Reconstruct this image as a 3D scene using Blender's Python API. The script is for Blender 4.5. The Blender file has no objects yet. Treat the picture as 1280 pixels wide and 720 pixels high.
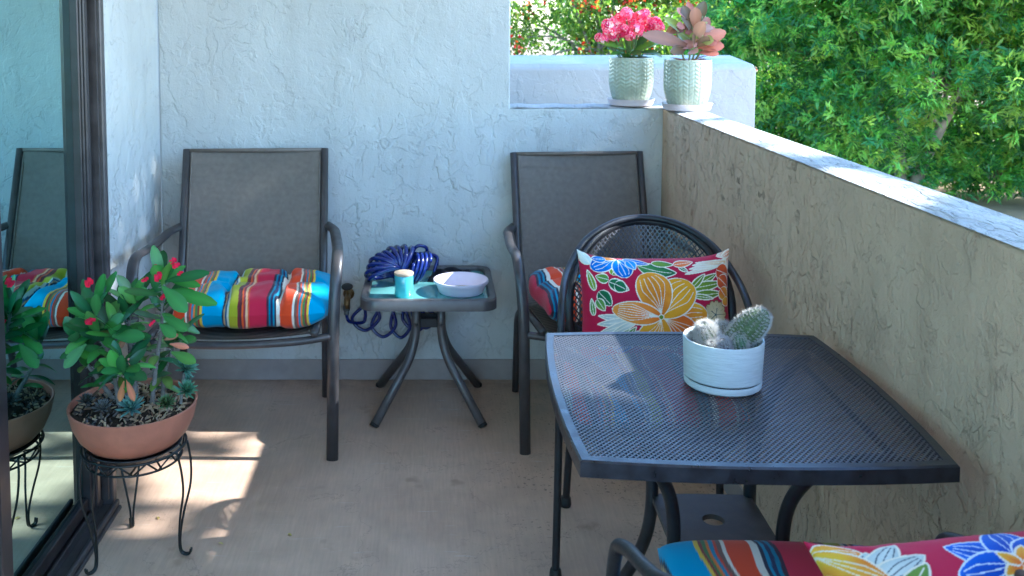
import bpy, math, random
import numpy as np
from mathutils import Vector, Matrix
random.seed(7); rng = np.random.default_rng(11)
PI = math.pi; R = math.radians
scn = bpy.context.scene
C = scn.collection

# ------------------------------------------------------------------ colour helpers
def lin(c):
    return tuple(((v/12.92) if v <= .04045 else ((v+.055)/1.055)**2.4) for v in c)
def hx(h):
    h = h.lstrip('#'); return lin(tuple(int(h[i:i+2], 16)/255 for i in (0, 2, 4)))

# ------------------------------------------------------------------ mesh builder
class MB:
    def __init__(s): s.v = []; s.f = []; s.c = None
    def add(s, verts, faces):
        o = len(s.v); s.v.extend([tuple(p) for p in verts]); s.f.extend([tuple(i+o for i in f) for f in faces]); return s
    def box(s, x0, x1, y0, y1, z0, z1, M=None, bev=0.0):
        if bev <= 0:
            vs = [(x, y, z) for z in (z0, z1) for y in (y0, y1) for x in (x0, x1)]
            fs = [(0,2,3,1),(4,5,7,6),(0,1,5,4),(2,6,7,3),(0,4,6,2),(1,3,7,5)]
        else:
            b = bev; vs = []; 
            def ring(z, i):
                return [(x0+i+b*0,y0+i,z)] 
            prof = [(z0, b), (z0+b, 0), (z1-b, 0), (z1, b)]
            for z, i in prof:
                vs += [(x0+i+ (b-i)*0, y0+b, z), (x0+b, y0+i, z), (x1-b, y0+i, z), (x1-i, y0+b, z),
                       (x1-i, y1-b, z), (x1-b, y1-i, z), (x0+b, y1-i, z), (x0+i, y1-b, z)]
            fs = []
            for k in range(3):
                for j in range(8):
                    a = k*8+j; c = k*8+(j+1) % 8
                    fs.append((a, c, c+8, a+8))
            fs.append(tuple(range(7, -1, -1))); fs.append(tuple(range(24, 32)))
        if M is not None: vs = [M @ Vector(p) for p in vs]
        return s.add(vs, fs)
    def tube(s, path, r, seg=10, closed=False, ry=None, up=None, caps=True):
        P = [Vector(p) for p in path]; n = len(P)
        rs = r if isinstance(r, (list, tuple)) else [r]*n
        rys = rs if ry is None else (ry if isinstance(ry, (list, tuple)) else [ry]*n)
        T = []
        for i in range(n):
            if closed: t = P[(i+1) % n]-P[i-1]
            else: t = P[min(i+1, n-1)]-P[max(i-1, 0)]
            T.append(t.normalized() if t.length > 1e-9 else Vector((0,0,1)))
        u = Vector(up) if up is not None else (Vector((0,0,1)) if abs(T[0].z) < .9 else Vector((1,0,0)))
        base = len(s.v)
        nrm = (u-T[0]*u.dot(T[0])).normalized()
        for i in range(n):
            if up is not None:
                q = u-T[i]*u.dot(T[i])
                if q.length > .05: nrm = q.normalized()
                else: nrm = (nrm-T[i]*nrm.dot(T[i])).normalized()
            else:
                nrm = (nrm-T[i]*nrm.dot(T[i])).normalized()
            b = T[i].cross(nrm)
            for k in range(seg):
                a = 2*PI*k/seg
                s.v.append(tuple(P[i]+nrm*(math.cos(a)*rs[i])+b*(math.sin(a)*rys[i])))
        m = n if closed else n-1
        for i in range(m):
            for k in range(seg):
                a = base+i*seg+k; bb = base+i*seg+(k+1) % seg
                j = (i+1) % n
                c = base+j*seg+k; d = base+j*seg+(k+1) % seg
                s.f.append((a, bb, d, c))
        if not closed and caps:
            s.f.append(tuple(base+k for k in range(seg-1, -1, -1)))
            s.f.append(tuple(base+(n-1)*seg+k for k in range(seg)))
        return s
    def lathe(s, prof, seg=40, c=(0,0,0), sx=1, sy=1, bump=None):
        base = len(s.v)
        for j, (r, z) in enumerate(prof):
            for k in range(seg):
                a = 2*PI*k/seg
                rr = r+(bump(a, r, z) if bump else 0)
                s.v.append((c[0]+rr*math.cos(a)*sx, c[1]+rr*math.sin(a)*sy, c[2]+z))
        for j in range(len(prof)-1):
            for k in range(seg):
                a = base+j*seg+k; b = base+j*seg+(k+1) % seg
                s.f.append((a, b, b+seg, a+seg))
        s.f.append(tuple(base+k for k in range(seg-1, -1, -1)))
        s.f.append(tuple(base+(len(prof)-1)*seg+k for k in range(seg)))
        return s
    def grid(s, fn, nu, nv):
        base = len(s.v)
        for j in range(nv+1):
            for i in range(nu+1):
                s.v.append(tuple(fn(i/nu, j/nv)))
        for j in range(nv):
            for i in range(nu):
                a = base+j*(nu+1)+i
                s.f.append((a, a+1, a+nu+2, a+nu+1))
        return s
    def prism(s, poly, z0, z1):
        n = len(poly)
        vs = [(x, y, z0) for x, y in poly]+[(x, y, z1) for x, y in poly]
        fs = [tuple(range(n-1, -1, -1)), tuple(range(n, 2*n))]
        fs += [(i, (i+1) % n, n+(i+1) % n, n+i) for i in range(n)]
        return s.add(vs, fs)
    def ball(s, c, r, seg=14, rings=9, sx=1, sy=1, sz=1):
        prof = [(max(1e-4, math.sin(PI*i/rings))*r, -math.cos(PI*i/rings)*r*sz) for i in range(rings+1)]
        return s.lathe(prof, seg, c, sx, sy)
    def xf(s, M, start=0):
        for i in range(start, len(s.v)): s.v[i] = tuple(M @ Vector(s.v[i]))
        return s
    def build(s, name, mat, parent=None, smooth=True, cols=None, loc=None, sharp=None):
        me = bpy.data.meshes.new(name)
        me.from_pydata(s.v, [], s.f); 
        if smooth: me.polygons.foreach_set('use_smooth', [True]*len(me.polygons))
        if cols is not None:
            at = me.color_attributes.new('Col', 'FLOAT_COLOR', 'POINT')
            arr = np.ones((len(s.v), 4), dtype=np.float32); arr[:, :3] = np.asarray(cols)[:, :3]
            at.data.foreach_set('color', arr.ravel())
        me.update()
        if sharp: me.set_sharp_from_angle(angle=R(sharp))
        me.materials.append(mat)
        o = bpy.data.objects.new(name, me); C.objects.link(o)
        if parent is not None: o.parent = parent
        if loc: o.location = loc
        return o

def cr(pts, n=8, closed=False):
    """Catmull-Rom through the points"""
    P = [Vector(p) for p in pts]; out = []
    m = len(P)
    for i in range(m if closed else m-1):
        if closed: p0, p1, p2, p3 = P[i-1], P[i], P[(i+1) % m], P[(i+2) % m]
        else: p0, p1, p2, p3 = P[max(i-1, 0)], P[i], P[i+1], P[min(i+2, m-1)]
        for k in range(n):
            t = k/n
            out.append(.5*((2*p1)+(p2-p0)*t+(2*p0-5*p1+4*p2-p3)*t*t+(3*p1-p0-3*p2+p3)*t**3))
    if not closed: out.append(P[-1])
    return out
def fillet(pts, r, n=6):
    P = [Vector(p) for p in pts]; out = [P[0]]
    for i in range(1, len(P)-1):
        a, b, c = P[i-1], P[i], P[i+1]
        d1 = (a-b); d2 = (c-b); rr = min(r, d1.length*.49, d2.length*.49)
        q0 = b+d1.normalized()*rr; q2 = b+d2.normalized()*rr
        for k in range(n+1):
            t = k/n; out.append(q0*(1-t)**2+b*2*t*(1-t)+q2*t*t)
    out.append(P[-1]); return out

def tag(o, label=None, cat=None, group=None, kind=None):
    if label: o['label'] = label
    if cat: o['category'] = cat
    if group: o['group'] = group
    if kind: o['kind'] = kind
    return o
def empty(name, loc, rz=0, label=None, cat=None, group=None):
    o = bpy.data.objects.new(name, None); C.objects.link(o)
    o.location = loc; o.rotation_euler = (0, 0, rz); o.empty_display_size = .1
    return tag(o, label, cat, group)
def copy_tree(o, parent=None):
    c = o.copy(); C.objects.link(c)
    if parent is not None: c.parent = parent
    for ch in list(o.children): copy_tree(ch, c)
    return c

# ------------------------------------------------------------------ materials
def newmat(name):
    m = bpy.data.materials.new(name); m.use_nodes = True
    nt = m.node_tree; b = nt.nodes['Principled BSDF']
    return m, nt, b
def N(nt, t, **kw):
    n = nt.nodes.new(t)
    for k, v in kw.items():
        if k.startswith('i_'): n.inputs[k[2:]].default_value = v
        else: setattr(n, k, v)
    return n
def L(nt, a, b): nt.links.new(a, b)
def ramp(nt, fac, stops, interp='LINEAR'):
    r = nt.nodes.new('ShaderNodeValToRGB'); r.color_ramp.interpolation = interp
    e = r.color_ramp.elements
    while len(e) < len(stops): e.new(.5)
    for i, (p, c) in enumerate(stops):
        e[i].position = p; e[i].color = (c if len(c) == 4 else (*c, 1)) if isinstance(c, (tuple, list)) else (c, c, c, 1)
    L(nt, fac, r.inputs['Fac']); return r
def coords(nt, scale=None):
    tc = nt.nodes.new('ShaderNodeTexCoord')
    if scale is None: return tc.outputs['Object']
    mp = nt.nodes.new('ShaderNodeMapping'); mp.inputs['Scale'].default_value = scale
    L(nt, tc.outputs['Object'], mp.inputs['Vector']); return mp.outputs['Vector']
def noise(nt, vec, scale, detail=4, rough=.55, dist=0):
    n = nt.nodes.new('ShaderNodeTexNoise'); n.inputs['Scale'].default_value = scale
    n.inputs['Detail'].default_value = detail; n.inputs['Roughness'].default_value = rough
    n.inputs['Distortion'].default_value = dist
    L(nt, vec, n.inputs['Vector']); return n.outputs['Fac']
def mixc(nt, fac, a, b, mode='MIX'):
    m = nt.nodes.new('ShaderNodeMix'); m.data_type = 'RGBA'; m.blend_type = mode
    for s, v in ((6, a), (7, b)):
        if hasattr(v, 'links') or hasattr(v, 'is_linked'): L(nt, v, m.inputs[s])
        else: m.inputs[s].default_value = (*v[:3], 1)
    if hasattr(fac, 'is_linked'): L(nt, fac, m.inputs[0])
    else: m.inputs[0].default_value = fac
    return m.outputs[2]
def math_(nt, op, a, b=None, clamp=False):
    m = nt.nodes.new('ShaderNodeMath'); m.operation = op; m.use_clamp = clamp
    for i, v in enumerate((a, b)):
        if v is None: continue
        if hasattr(v, 'is_linked'): L(nt, v, m.inputs[i])
        else: m.inputs[i].default_value = v
    return m.outputs[0]
def bump(nt, b, h, strength=.3, dist=.01, prev=None):
    n = nt.nodes.new('ShaderNodeBump'); n.inputs['Strength'].default_value = strength; n.inputs['Distance'].default_value = dist
    L(nt, h, n.inputs['Height'])
    if prev is not None: L(nt, prev, n.inputs['Normal'])
    L(nt, n.outputs['Normal'], b.inputs['Normal']); return n.outputs['Normal']

def simple(name, col, rough=.5, metal=0, spec=.5, var=0, vscale=30, bmp=0, bscale=200, coat=0, trans=None):
    m, nt, b = newmat(name)
    b.inputs['Base Color'].default_value = (*col, 1); b.inputs['Roughness'].default_value = rough
    b.inputs['Metallic'].default_value = metal; b.inputs['Specular IOR Level'].default_value = spec
    b.inputs['Coat Weight'].default_value = coat
    v = coords(nt)
    if var:
        n = noise(nt, v, vscale, 5)
        r = ramp(nt, n, [(.3, tuple(c*(1-var) for c in col)), (.7, tuple(min(1, c*(1+var)) for c in col))])
        L(nt, r.outputs['Color'], b.inputs['Base Color'])
        rr = ramp(nt, n, [(.3, max(0, rough-.08)), (.7, min(1, rough+.1))]); L(nt, rr.outputs['Color'], b.inputs['Roughness'])
    if bmp:
        bump(nt, b, noise(nt, v, bscale, 3), bmp, .004)
    return m
def vcol(name, rough=.6, spec=.3, trans=0, weave=0, sheen=0):
    m, nt, b = newmat(name)
    a = N(nt, 'ShaderNodeAttribute', attribute_name='Col')
    L(nt, a.outputs['Color'], b.inputs['Base Color'])
    b.inputs['Roughness'].default_value = rough; b.inputs['Specular IOR Level'].default_value = spec
    b.inputs['Sheen Weight'].default_value = sheen
    if weave:
        v = coords(nt)
        w = noise(nt, v, weave, 2)
        c = mixc(nt, .35, a.outputs['Color'], mixc(nt, w, (.55,.55,.55), (1.3,1.3,1.3)), 'MULTIPLY')
        L(nt, c, b.inputs['Base Color'])
        bump(nt, b, w, .25, .002)
    if trans:
        t = N(nt, 'ShaderNodeBsdfTranslucent'); L(nt, mixc(nt, 1.0, a.outputs['Color'], (1.8,1.8,1.0), 'MULTIPLY'), t.inputs['Color'])
        mx = N(nt, 'ShaderNodeMixShader'); mx.inputs[0].default_value = trans
        L(nt, b.outputs[0], mx.inputs[1]); L(nt, t.outputs[0], mx.inputs[2])
        L(nt, mx.outputs[0], nt.nodes['Material Output'].inputs['Surface'])
    return m

def stucco(name, col, scale=7.0, stretch=(1,1,1), strength=.55, amt=1.0, fleck=0.0, drips=.2):
    """hand-trowelled stucco: raised flat patches with crisp ragged edges over a sandy coat"""
    m, nt, b = newmat(name)
    v = coords(nt, stretch)
    n1 = noise(nt, v, scale, 5, .52, .35)
    p1 = ramp(nt, n1, [(.47, 0.0), (.50, .85), (.56, 1.0)]).outputs['Color']
    n2 = noise(nt, v, scale*2.3, 4, .6, .5)
    p2 = ramp(nt, n2, [(.56, 0.0), (.585, .8), (.70, 1.0)]).outputs['Color']
    # thin trowel ridges
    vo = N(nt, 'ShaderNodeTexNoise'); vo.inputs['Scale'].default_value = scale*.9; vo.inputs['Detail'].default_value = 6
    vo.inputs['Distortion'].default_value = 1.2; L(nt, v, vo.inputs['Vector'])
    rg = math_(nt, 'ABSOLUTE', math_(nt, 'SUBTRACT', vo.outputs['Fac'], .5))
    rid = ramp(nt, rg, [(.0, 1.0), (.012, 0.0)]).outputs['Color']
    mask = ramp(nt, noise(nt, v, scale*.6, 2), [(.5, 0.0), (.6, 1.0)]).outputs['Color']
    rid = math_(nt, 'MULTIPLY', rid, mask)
    fine = noise(nt, v, scale*22, 3, .6)
    med = noise(nt, v, scale*1.2, 3)
    h = math_(nt, 'ADD', math_(nt, 'MULTIPLY', p1, .55), math_(nt, 'MULTIPLY', p2, .4))
    h = math_(nt, 'SUBTRACT', h, math_(nt, 'MULTIPLY', rid, .45))
    zone = ramp(nt, noise(nt, v, scale*.22, 3), [(.36, .25), (.62, 1.0)]).outputs['Color']
    h = math_(nt, 'MULTIPLY', h, zone)
    h = math_(nt, 'ADD', h, math_(nt, 'MULTIPLY', fine, .22))
    h = math_(nt, 'ADD', h, math_(nt, 'MULTIPLY', noise(nt, v, scale*7, 4, .65), .28))
    h = math_(nt, 'ADD', h, math_(nt, 'MULTIPLY', med, .9))
    bump(nt, b, h, strength, .0075*amt)
    mot = noise(nt, v, scale*.35, 4)
    c = ramp(nt, mot, [(.3, tuple(x*.90 for x in col)), (.7, tuple(min(1, x*1.06) for x in col))]).outputs['Color']
    drip = noise(nt, coords(nt, (stretch[0]*9, stretch[1]*9, .7)), 1.6, 4, .6)
    c = mixc(nt, drips, c, ramp(nt, drip, [(.28, (.74,.71,.66)), (.55, (1.04,1.04,1.04))]).outputs['Color'], 'MULTIPLY')
    # darker tone along the trowel ridges
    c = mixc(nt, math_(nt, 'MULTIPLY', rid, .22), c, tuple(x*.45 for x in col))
    if fleck:     # torn trowel pits in patches; their relief shade is painted dark into the colour
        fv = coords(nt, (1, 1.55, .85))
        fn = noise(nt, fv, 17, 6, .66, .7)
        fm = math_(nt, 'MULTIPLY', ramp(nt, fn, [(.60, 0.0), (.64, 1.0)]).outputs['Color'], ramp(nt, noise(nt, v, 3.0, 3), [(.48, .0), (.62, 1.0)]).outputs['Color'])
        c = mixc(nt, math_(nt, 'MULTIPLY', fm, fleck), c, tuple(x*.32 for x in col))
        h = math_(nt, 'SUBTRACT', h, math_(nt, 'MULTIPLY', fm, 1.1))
        for l_ in list(b.inputs['Normal'].links): nt.links.remove(l_)
        bump(nt, b, h, strength, .0075*amt)
    L(nt, c, b.inputs['Base Color'])
    b.inputs['Roughness'].default_value = .85; b.inputs['Specular IOR Level'].default_value = .25
    return m

M = {}
PAINT = (.57, .58, .565)
M['stucco'] = stucco('stucco_paint', PAINT, 8.0, (1,1,.8), .75, 1.2)
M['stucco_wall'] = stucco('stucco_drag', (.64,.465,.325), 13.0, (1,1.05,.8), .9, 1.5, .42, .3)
M['stucco_top'] = stucco('stucco_cap', (.52,.50,.47), 12.0, (2.2,.6,1), 1.0, 1.6, .35)
M['stucco_far'] = stucco('stucco_neighbour', (.50,.49,.475), 5.0, (1,1,1), .7)

def floor_mat():
    m, nt, b = newmat('painted_concrete')
    v = coords(nt)
    n1 = noise(nt, v, 1.6, 5); n2 = noise(nt, v, 12, 5); n3 = noise(nt, coords(nt, (40, 3, 1)), 3, 4)
    base = ramp(nt, n1, [(.3, (.47,.31,.215)), (.7, (.58,.41,.30))]).outputs['Color']
    c = mixc(nt, .35, base, ramp(nt, n2, [(.3, (.7,.7,.7)), (.7, (1.25,1.22,1.2))]).outputs['Color'], 'MULTIPLY')
    c = mixc(nt, .18, c, ramp(nt, n3, [(.3, (.6,.6,.6)), (.7, (1.4,1.4,1.4))]).outputs['Color'], 'MULTIPLY')
    # rusty-brown old stains
    st = ramp(nt, noise(nt, v, 5.5, 3), [(.66, 0.0), (.72, 1.0)]).outputs['Color']
    c = mixc(nt, math_(nt, 'MULTIPLY', st, .35), c, (.20,.115,.055))
    # specks of grit: dense near the parapet wall, fading towards the door
    sp = ramp(nt, noise(nt, v, 75, 2), [(.63, 0.0), (.655, 1.0)]).outputs['Color']
    sx = N(nt, 'ShaderNodeSeparateXYZ'); L(nt, v, sx.inputs[0])
    gx = ramp(nt, sx.outputs['X'], [(.0, 0.0), (.40, 1.0)]).outputs['Color']
    pm = ramp(nt, noise(nt, v, 4, 3), [(.45, 0.0), (.6, 1.0)]).outputs['Color']
    c = mixc(nt, math_(nt, 'MULTIPLY', math_(nt, 'MULTIPLY', sp, gx), math_(nt, 'MULTIPLY', pm, .85)), c, (.035,.025,.02))
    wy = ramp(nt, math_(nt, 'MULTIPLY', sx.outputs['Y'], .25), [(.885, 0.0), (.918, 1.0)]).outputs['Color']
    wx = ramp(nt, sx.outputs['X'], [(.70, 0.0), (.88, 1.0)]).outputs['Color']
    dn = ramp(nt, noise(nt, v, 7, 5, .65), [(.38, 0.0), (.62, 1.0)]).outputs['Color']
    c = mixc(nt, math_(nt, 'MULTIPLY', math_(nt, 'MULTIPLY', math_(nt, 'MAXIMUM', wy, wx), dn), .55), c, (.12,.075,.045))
    cw = noise(nt, v, 2.1, 6, .6, .6)
    ck = ramp(nt, math_(nt, 'ABSOLUTE', math_(nt, 'SUBTRACT', cw, .47)), [(.0, 1.0), (.0022, 0.0)]).outputs['Color']
    c = mixc(nt, math_(nt, 'MULTIPLY', ck, .30), c, (.10,.07,.05))
    sc = ramp(nt, noise(nt, coords(nt, (3, 26, 1)), 2.2, 4, .6, .4), [(.64, 0.0), (.70, 1.0)]).outputs['Color']
    c = mixc(nt, math_(nt, 'MULTIPLY', sc, .22), c, (.66,.60,.54))
    L(nt, c, b.inputs['Base Color'])
    r = ramp(nt, n2, [(.3, .38), (.7, .6)]).outputs['Color']; L(nt, r, b.inputs['Roughness'])
    h = math_(nt, 'ADD', math_(nt, 'MULTIPLY', n3, .5), math_(nt, 'ADD', n2, math_(nt, 'MULTIPLY', noise(nt, v, 150, 3), .3)))
    bump(nt, b, h, .18, .004)
    return m
M['floor'] = floor_mat()
M['base_paint'] = simple('skirting_paint', (.34,.29,.27), .6, 0, .3, .12, 14, .25, 60)
M['bronze'] = simple('dark_bronze_aluminium', (.045,.04,.042), .38, .4, .5, .25, 20)
M['bronze_lt'] = simple('worn_bronze_aluminium', (.095,.085,.085), .42, .5, .5, .3, 18)
M['chair_frame'] = simple('charcoal_powder_coat', (.070,.064,.066), .36, .25, .5, .2, 25, .05, 300)
M['table_frame'] = simple('pewter_powder_coat', (.11,.10,.10), .4, .3, .5, .2, 25, .05, 300)
M['black_metal'] = simple('black_wrought_iron', (.022,.022,.026), .42, .3, .5, .3, 40, .15, 220)
M['mesh_metal'] = simple('black_expanded_metal', (.075,.075,.086), .42, .3, .6, .2, 40, coat=0)
M['wire'] = simple('dark_green_black_wire', (.012,.016,.016), .35, .2, .5)
M['foot_cap'] = simple('black_rubber', (.012,.011,.011), .6)

def sling_mat():
    m, nt, b = newmat('sling_mesh_fabric')
    v = coords(nt)
    w1 = N(nt, 'ShaderNodeTexWave', wave_type='BANDS', bands_direction='X'); w1.inputs['Scale'].default_value = 75
    w2 = N(nt, 'ShaderNodeTexWave', wave_type='BANDS', bands_direction='Z'); w2.inputs['Scale'].default_value = 75
    for w in (w1, w2): L(nt, v, w.inputs['Vector']); w.inputs['Distortion'].default_value = .25
    h = math_(nt, 'MULTIPLY', w1.outputs['Fac'], w2.outputs['Fac'])
    n = noise(nt, v, 60, 3)
    c = ramp(nt, h, [(0, (.115,.094,.076)), (.8, (.26,.21,.168))]).outputs['Color']
    c = mixc(nt, .4, c, ramp(nt, n, [(.3, (.7,.7,.7)), (.7, (1.3,1.3,1.3))]).outputs['Color'], 'MULTIPLY')
    L(nt, c, b.inputs['Base Color']); b.inputs['Roughness'].default_value = .55
    bump(nt, b, h, .35, .002)
    return m
M['sling'] = sling_mat()
M['fabric'] = vcol('printed_fabric', .75, .2, 0, 900, .15)
M['leaf'] = vcol('plant_leaf', .32, .5, .22)
M['tree_leaf'] = vcol('tree_leaf', .38, .5, .5)
M['petal'] = vcol('petal', .6, .25, .35)
M['stem'] = simple('grey_thorny_stem', (.20,.185,.165), .8, 0, .2, .3, 60, .4, 150)
M['soil'] = simple('potting_soil', (.045,.032,.024), .95, 0, .1, .5, 90, .8, 120)
M['mulch'] = vcol('bark_mulch', .85, .15)
M['terracotta'] = simple('terracotta_resin', (.40,.155,.095), .5, 0, .35, .12, 25, .12, 250)
M['black_plastic'] = simple('black_plastic', (.02,.02,.02), .45)
M['hose'] = simple('blue_coil_hose', (.008,.020,.165), .22, 0, .55, .1, 20)
M['hose'].node_tree.nodes['Principled BSDF'].inputs['Coat Weight'].default_value = .3
M['brass'] = simple('dull_brass', (.25,.17,.08), .45, .8, .5, .35, 50, .2, 90)
M['pouch'] = simple('black_cloth', (.016,.016,.022), .8, 0, .2, .3, 60, .5, 150)
M['dish'] = simple('lavender_plastic', (.66,.60,.70), .4, 0, .4, .05, 20)
M['candle_lid'] = simple('wood_lid', (.55,.42,.30), .5, 0, .3, .2, 60)
M['candle'] = simple('turquoise_frosted_glass', (.10,.46,.52), .2, 0, .5, .06, 12)
M['candle'].node_tree.nodes['Principled BSDF'].inputs['Coat Weight'].default_value = .5
M['pot_sage'] = simple('sage_glazed_ceramic', (.36,.405,.30), .22, 0, .55, .1, 14)
M['pot_sage'].node_tree.nodes['Principled BSDF'].inputs['Coat Weight'].default_value = .4
M['saucer'] = simple('pale_pink_plastic', (.72,.62,.62), .4, 0, .4, .05, 15)
M['trunk'] = simple('grey_bark', (.30,.26,.22), .9, 0, .15, .35, 12, .6, 30)
M['ground'] = simple('dry_ground', (.34,.24,.16), .95, 0, .1, .3, 1.5, .6, 8)
M['path'] = simple('pale_concrete_path', (.55,.53,.50), .85, 0, .2, .15, 3, .3, 40)
M['inside'] = simple('dim_interior_paint', (.42,.42,.41), .8, 0, .2, .05, 4)
M['ceil'] = simple('patio_ceiling_paint', (.70,.68,.64), .85, 0, .2, .08, 5, .3, 60)
M['curtain'] = simple('pale_curtain_cloth', (.60,.60,.58), .85, 0, .2, .08, 8, .3, 200)

def cactus_pot_mat():
    m, nt, b = newmat('pale_blue_grey_ceramic')
    v = coords(nt, (14, 14, 160))
    n = noise(nt, v, 2.0, 4, .6, .4)
    L(nt, ramp(nt, n, [(.3, (.50,.535,.545)), (.7, (.62,.65,.66))]).outputs['Color'], b.inputs['Base Color'])
    b.inputs['Roughness'].default_value = .5
    bump(nt, b, n, .5, .0025); return m
M['cactus_pot'] = cactus_pot_mat()

def glass_mat():
    m, nt, b = newmat('tinted_door_glass')
    nt.nodes.remove(b)
    t = N(nt, 'ShaderNodeBsdfTransparent'); t.inputs['Color'].default_value = (.40,.66,.66,1)
    g = N(nt, 'ShaderNodeBsdfGlossy'); g.inputs['Color'].default_value = (.62,.97,.97,1); g.inputs['Roughness'].default_value = .0
    fr = N(nt, 'ShaderNodeFresnel'); fr.inputs['IOR'].default_value = 2.1
    f2 = math_(nt, 'ADD', math_(nt, 'MULTIPLY', fr.outputs[0], .7), .52, True)
    mx = N(nt, 'ShaderNodeMixShader'); L(nt, f2, mx.inputs[0]); L(nt, t.outputs[0], mx.inputs[1]); L(nt, g.outputs[0], mx.inputs[2])
    L(nt, mx.outputs[0], nt.nodes['Material Output'].inputs['Surface']); return m
M['glass'] = glass_mat()
def tableglass():
    m, nt, b = newmat('rippled_table_glass')
    b.inputs['Base Color'].default_value = (.13,.34,.34,1); b.inputs['Roughness'].default_value = .12
    b.inputs['Coat Weight'].default_value = .6; b.inputs['Coat Roughness'].default_value = .08
    v = coords(nt); bump(nt, b, noise(nt, v, 120, 2), .15, .002); return m
M['table_glass'] = tableglass()

# ------------------------------------------------------------------ sun
EL, AZ = R(36.5), R(-.8)
SUN = Vector((math.cos(EL)*math.cos(AZ), math.cos(EL)*math.sin(AZ), math.sin(EL)))

# ------------------------------------------------------------------ camera (shift lens, slight pitch)
H = 1.42; FPX = 1200.0; PITCH = math.atan(.08)
cam = bpy.data.cameras.new('camera'); co = bpy.data.objects.new('camera', cam); C.objects.link(co)
co.location = (0, 0, H); co.rotation_euler = (PI/2-PITCH, 0, 0)
cam.sensor_width = 36; cam.lens = FPX/1280*36
cam.shift_x = (640-540)/1280; cam.shift_y = (118-360)/1280
cam.clip_start = .05; cam.clip_end = 500
cam.dof.use_dof = True; cam.dof.focus_distance = 2.35; cam.dof.aperture_fstop = 8
scn.camera = co
def ray(u, v):
    a = (u-540)/FPX; b = (v-118)/FPX
    sp, cp = math.sin(PITCH), math.cos(PITCH)
    return Vector((a, cp-b*sp, -(sp+b*cp)))
def at_z(u, v, z): d = ray(u, v); t = (z-H)/d.z; return Vector((0,0,H))+d*t
def at_y(u, v, y): d = ray(u, v); t = y/d.y; return Vector((0,0,H))+d*t

# ------------------------------------------------------------------ SETTING
XW, XL, YB, ZL = .887, -1.05, 3.68, 1.072       # parapet face, left wall, back wall, ledge height
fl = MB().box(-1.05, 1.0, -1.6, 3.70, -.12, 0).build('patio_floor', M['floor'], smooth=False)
tag(fl, kind='structure')
# ground
g = MB(); g.grid(lambda u, v: (-60+160*u, -60+200*v, -.16+ .02*math.sin(u*40)*math.cos(v*37)), 60, 60)
tag(g.build('ground', M['ground']), kind='structure')
pp = MB(); pp.grid(lambda u, v: (3.2+9*u, 9.3+ .5*math.sin(u*3)+1.1*v, -.115), 20, 3)
tag(pp.build('garden_path', M['path']), kind='structure')

# back wall: tall part + low ledge part as one stucco wall (L outline), with painted skirting
bw = MB()
poly = [(-1.05, 0), (1.0125, 0), (1.0125, ZL), (.30, ZL), (.30, 2.46), (-1.05, 2.46)]
def wavy_wall(mb):
    n = len(poly); y0, y1 = YB, YB+.17
    vs = [(x, y0, z) for x, z in poly]+[(x, y1, z) for x, z in poly]
    fs = [tuple(range(n)), tuple(range(2*n-1, n-1, -1))]
    fs += [(i, n+i, n+(i+1) % n, (i+1) % n) for i in range(n)]
    mb.add(vs, fs)
wavy_wall(bw)
bwo = bw.build('stucco_back_wall', M['stucco'], smooth=False)
def bevel(o, w, seg=3, ang=40):
    m = o.modifiers.new('bevel', 'BEVEL'); m.width = w; m.segments = seg; m.limit_method = 'ANGLE'; m.angle_limit = R(ang); m.harden_normals = True
    return o
bevel(bwo, .008)
tag(bwo, 'tall white stucco wall behind the two sling chairs, stepping down to a ledge', 'wall', kind='thing')
MB().box(XL+.002, XW-.002, YB-.006, YB-.0005, .001, .082).build('skirting', M['base_paint'], bwo, smooth=False)

# right parapet
pw = MB(); pw.box(XW, 1.0125, -1.6, YB-.0005, -.12, ZL-.001)
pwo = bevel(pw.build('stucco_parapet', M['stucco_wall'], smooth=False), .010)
tag(pwo, 'waist-high stucco parapet wall running along the right of the mesh table', 'wall', kind='thing')
cap = MB()
def capfn(u, v):
    x = XW-.0015+(1.0145-XW)*u; y = -1.6+(YB+1.6)*v
    edge = min(u, 1-u)
    return (x, y, ZL+.0015+.004*min(1, edge*6)+.0025*math.sin(y*13+x*40)*min(1, edge*6))
cap.grid(capfn, 10, 240); 
cap.build('cap', M['stucco_top'], pwo)
MB().box(XW-.006, XW-.0005, -1.6, YB-.007, .001, .082).build('skirting', M['base_paint'], pwo, smooth=False)
bc = MB(); bc.grid(lambda u, v: (.302+.71*u, YB-.0005+.17*v, ZL+.0015+.003*min(1, min(v, 1-v)*6)+.0015*math.sin(u*30)), 60, 8)
bc.build('cap', M['stucco_top'], bwo)

# left wall piece between door and corner
YD = 2.715
lw = MB().box(-1.20, XL-.0005, YD+.001, YB-.001, -.12, 2.46); 
lwo = lw.build('stucco_left_wall', M['stucco'], smooth=False)
tag(lwo, 'narrow strip of white stucco wall between the glass door and the back wall', 'wall', kind='thing')
MB().box(XL+.0003, XL+.006, YD+.04, YB-.007, .001, .082).build('skirting', M['base_paint'], lwo, smooth=False)

# ceiling over the patio
tag(MB().box(-1.2, 1.06, -1.6, 3.85, 2.465, 2.62).build('ceiling', M['ceil'], smooth=False), kind='structure')
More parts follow.
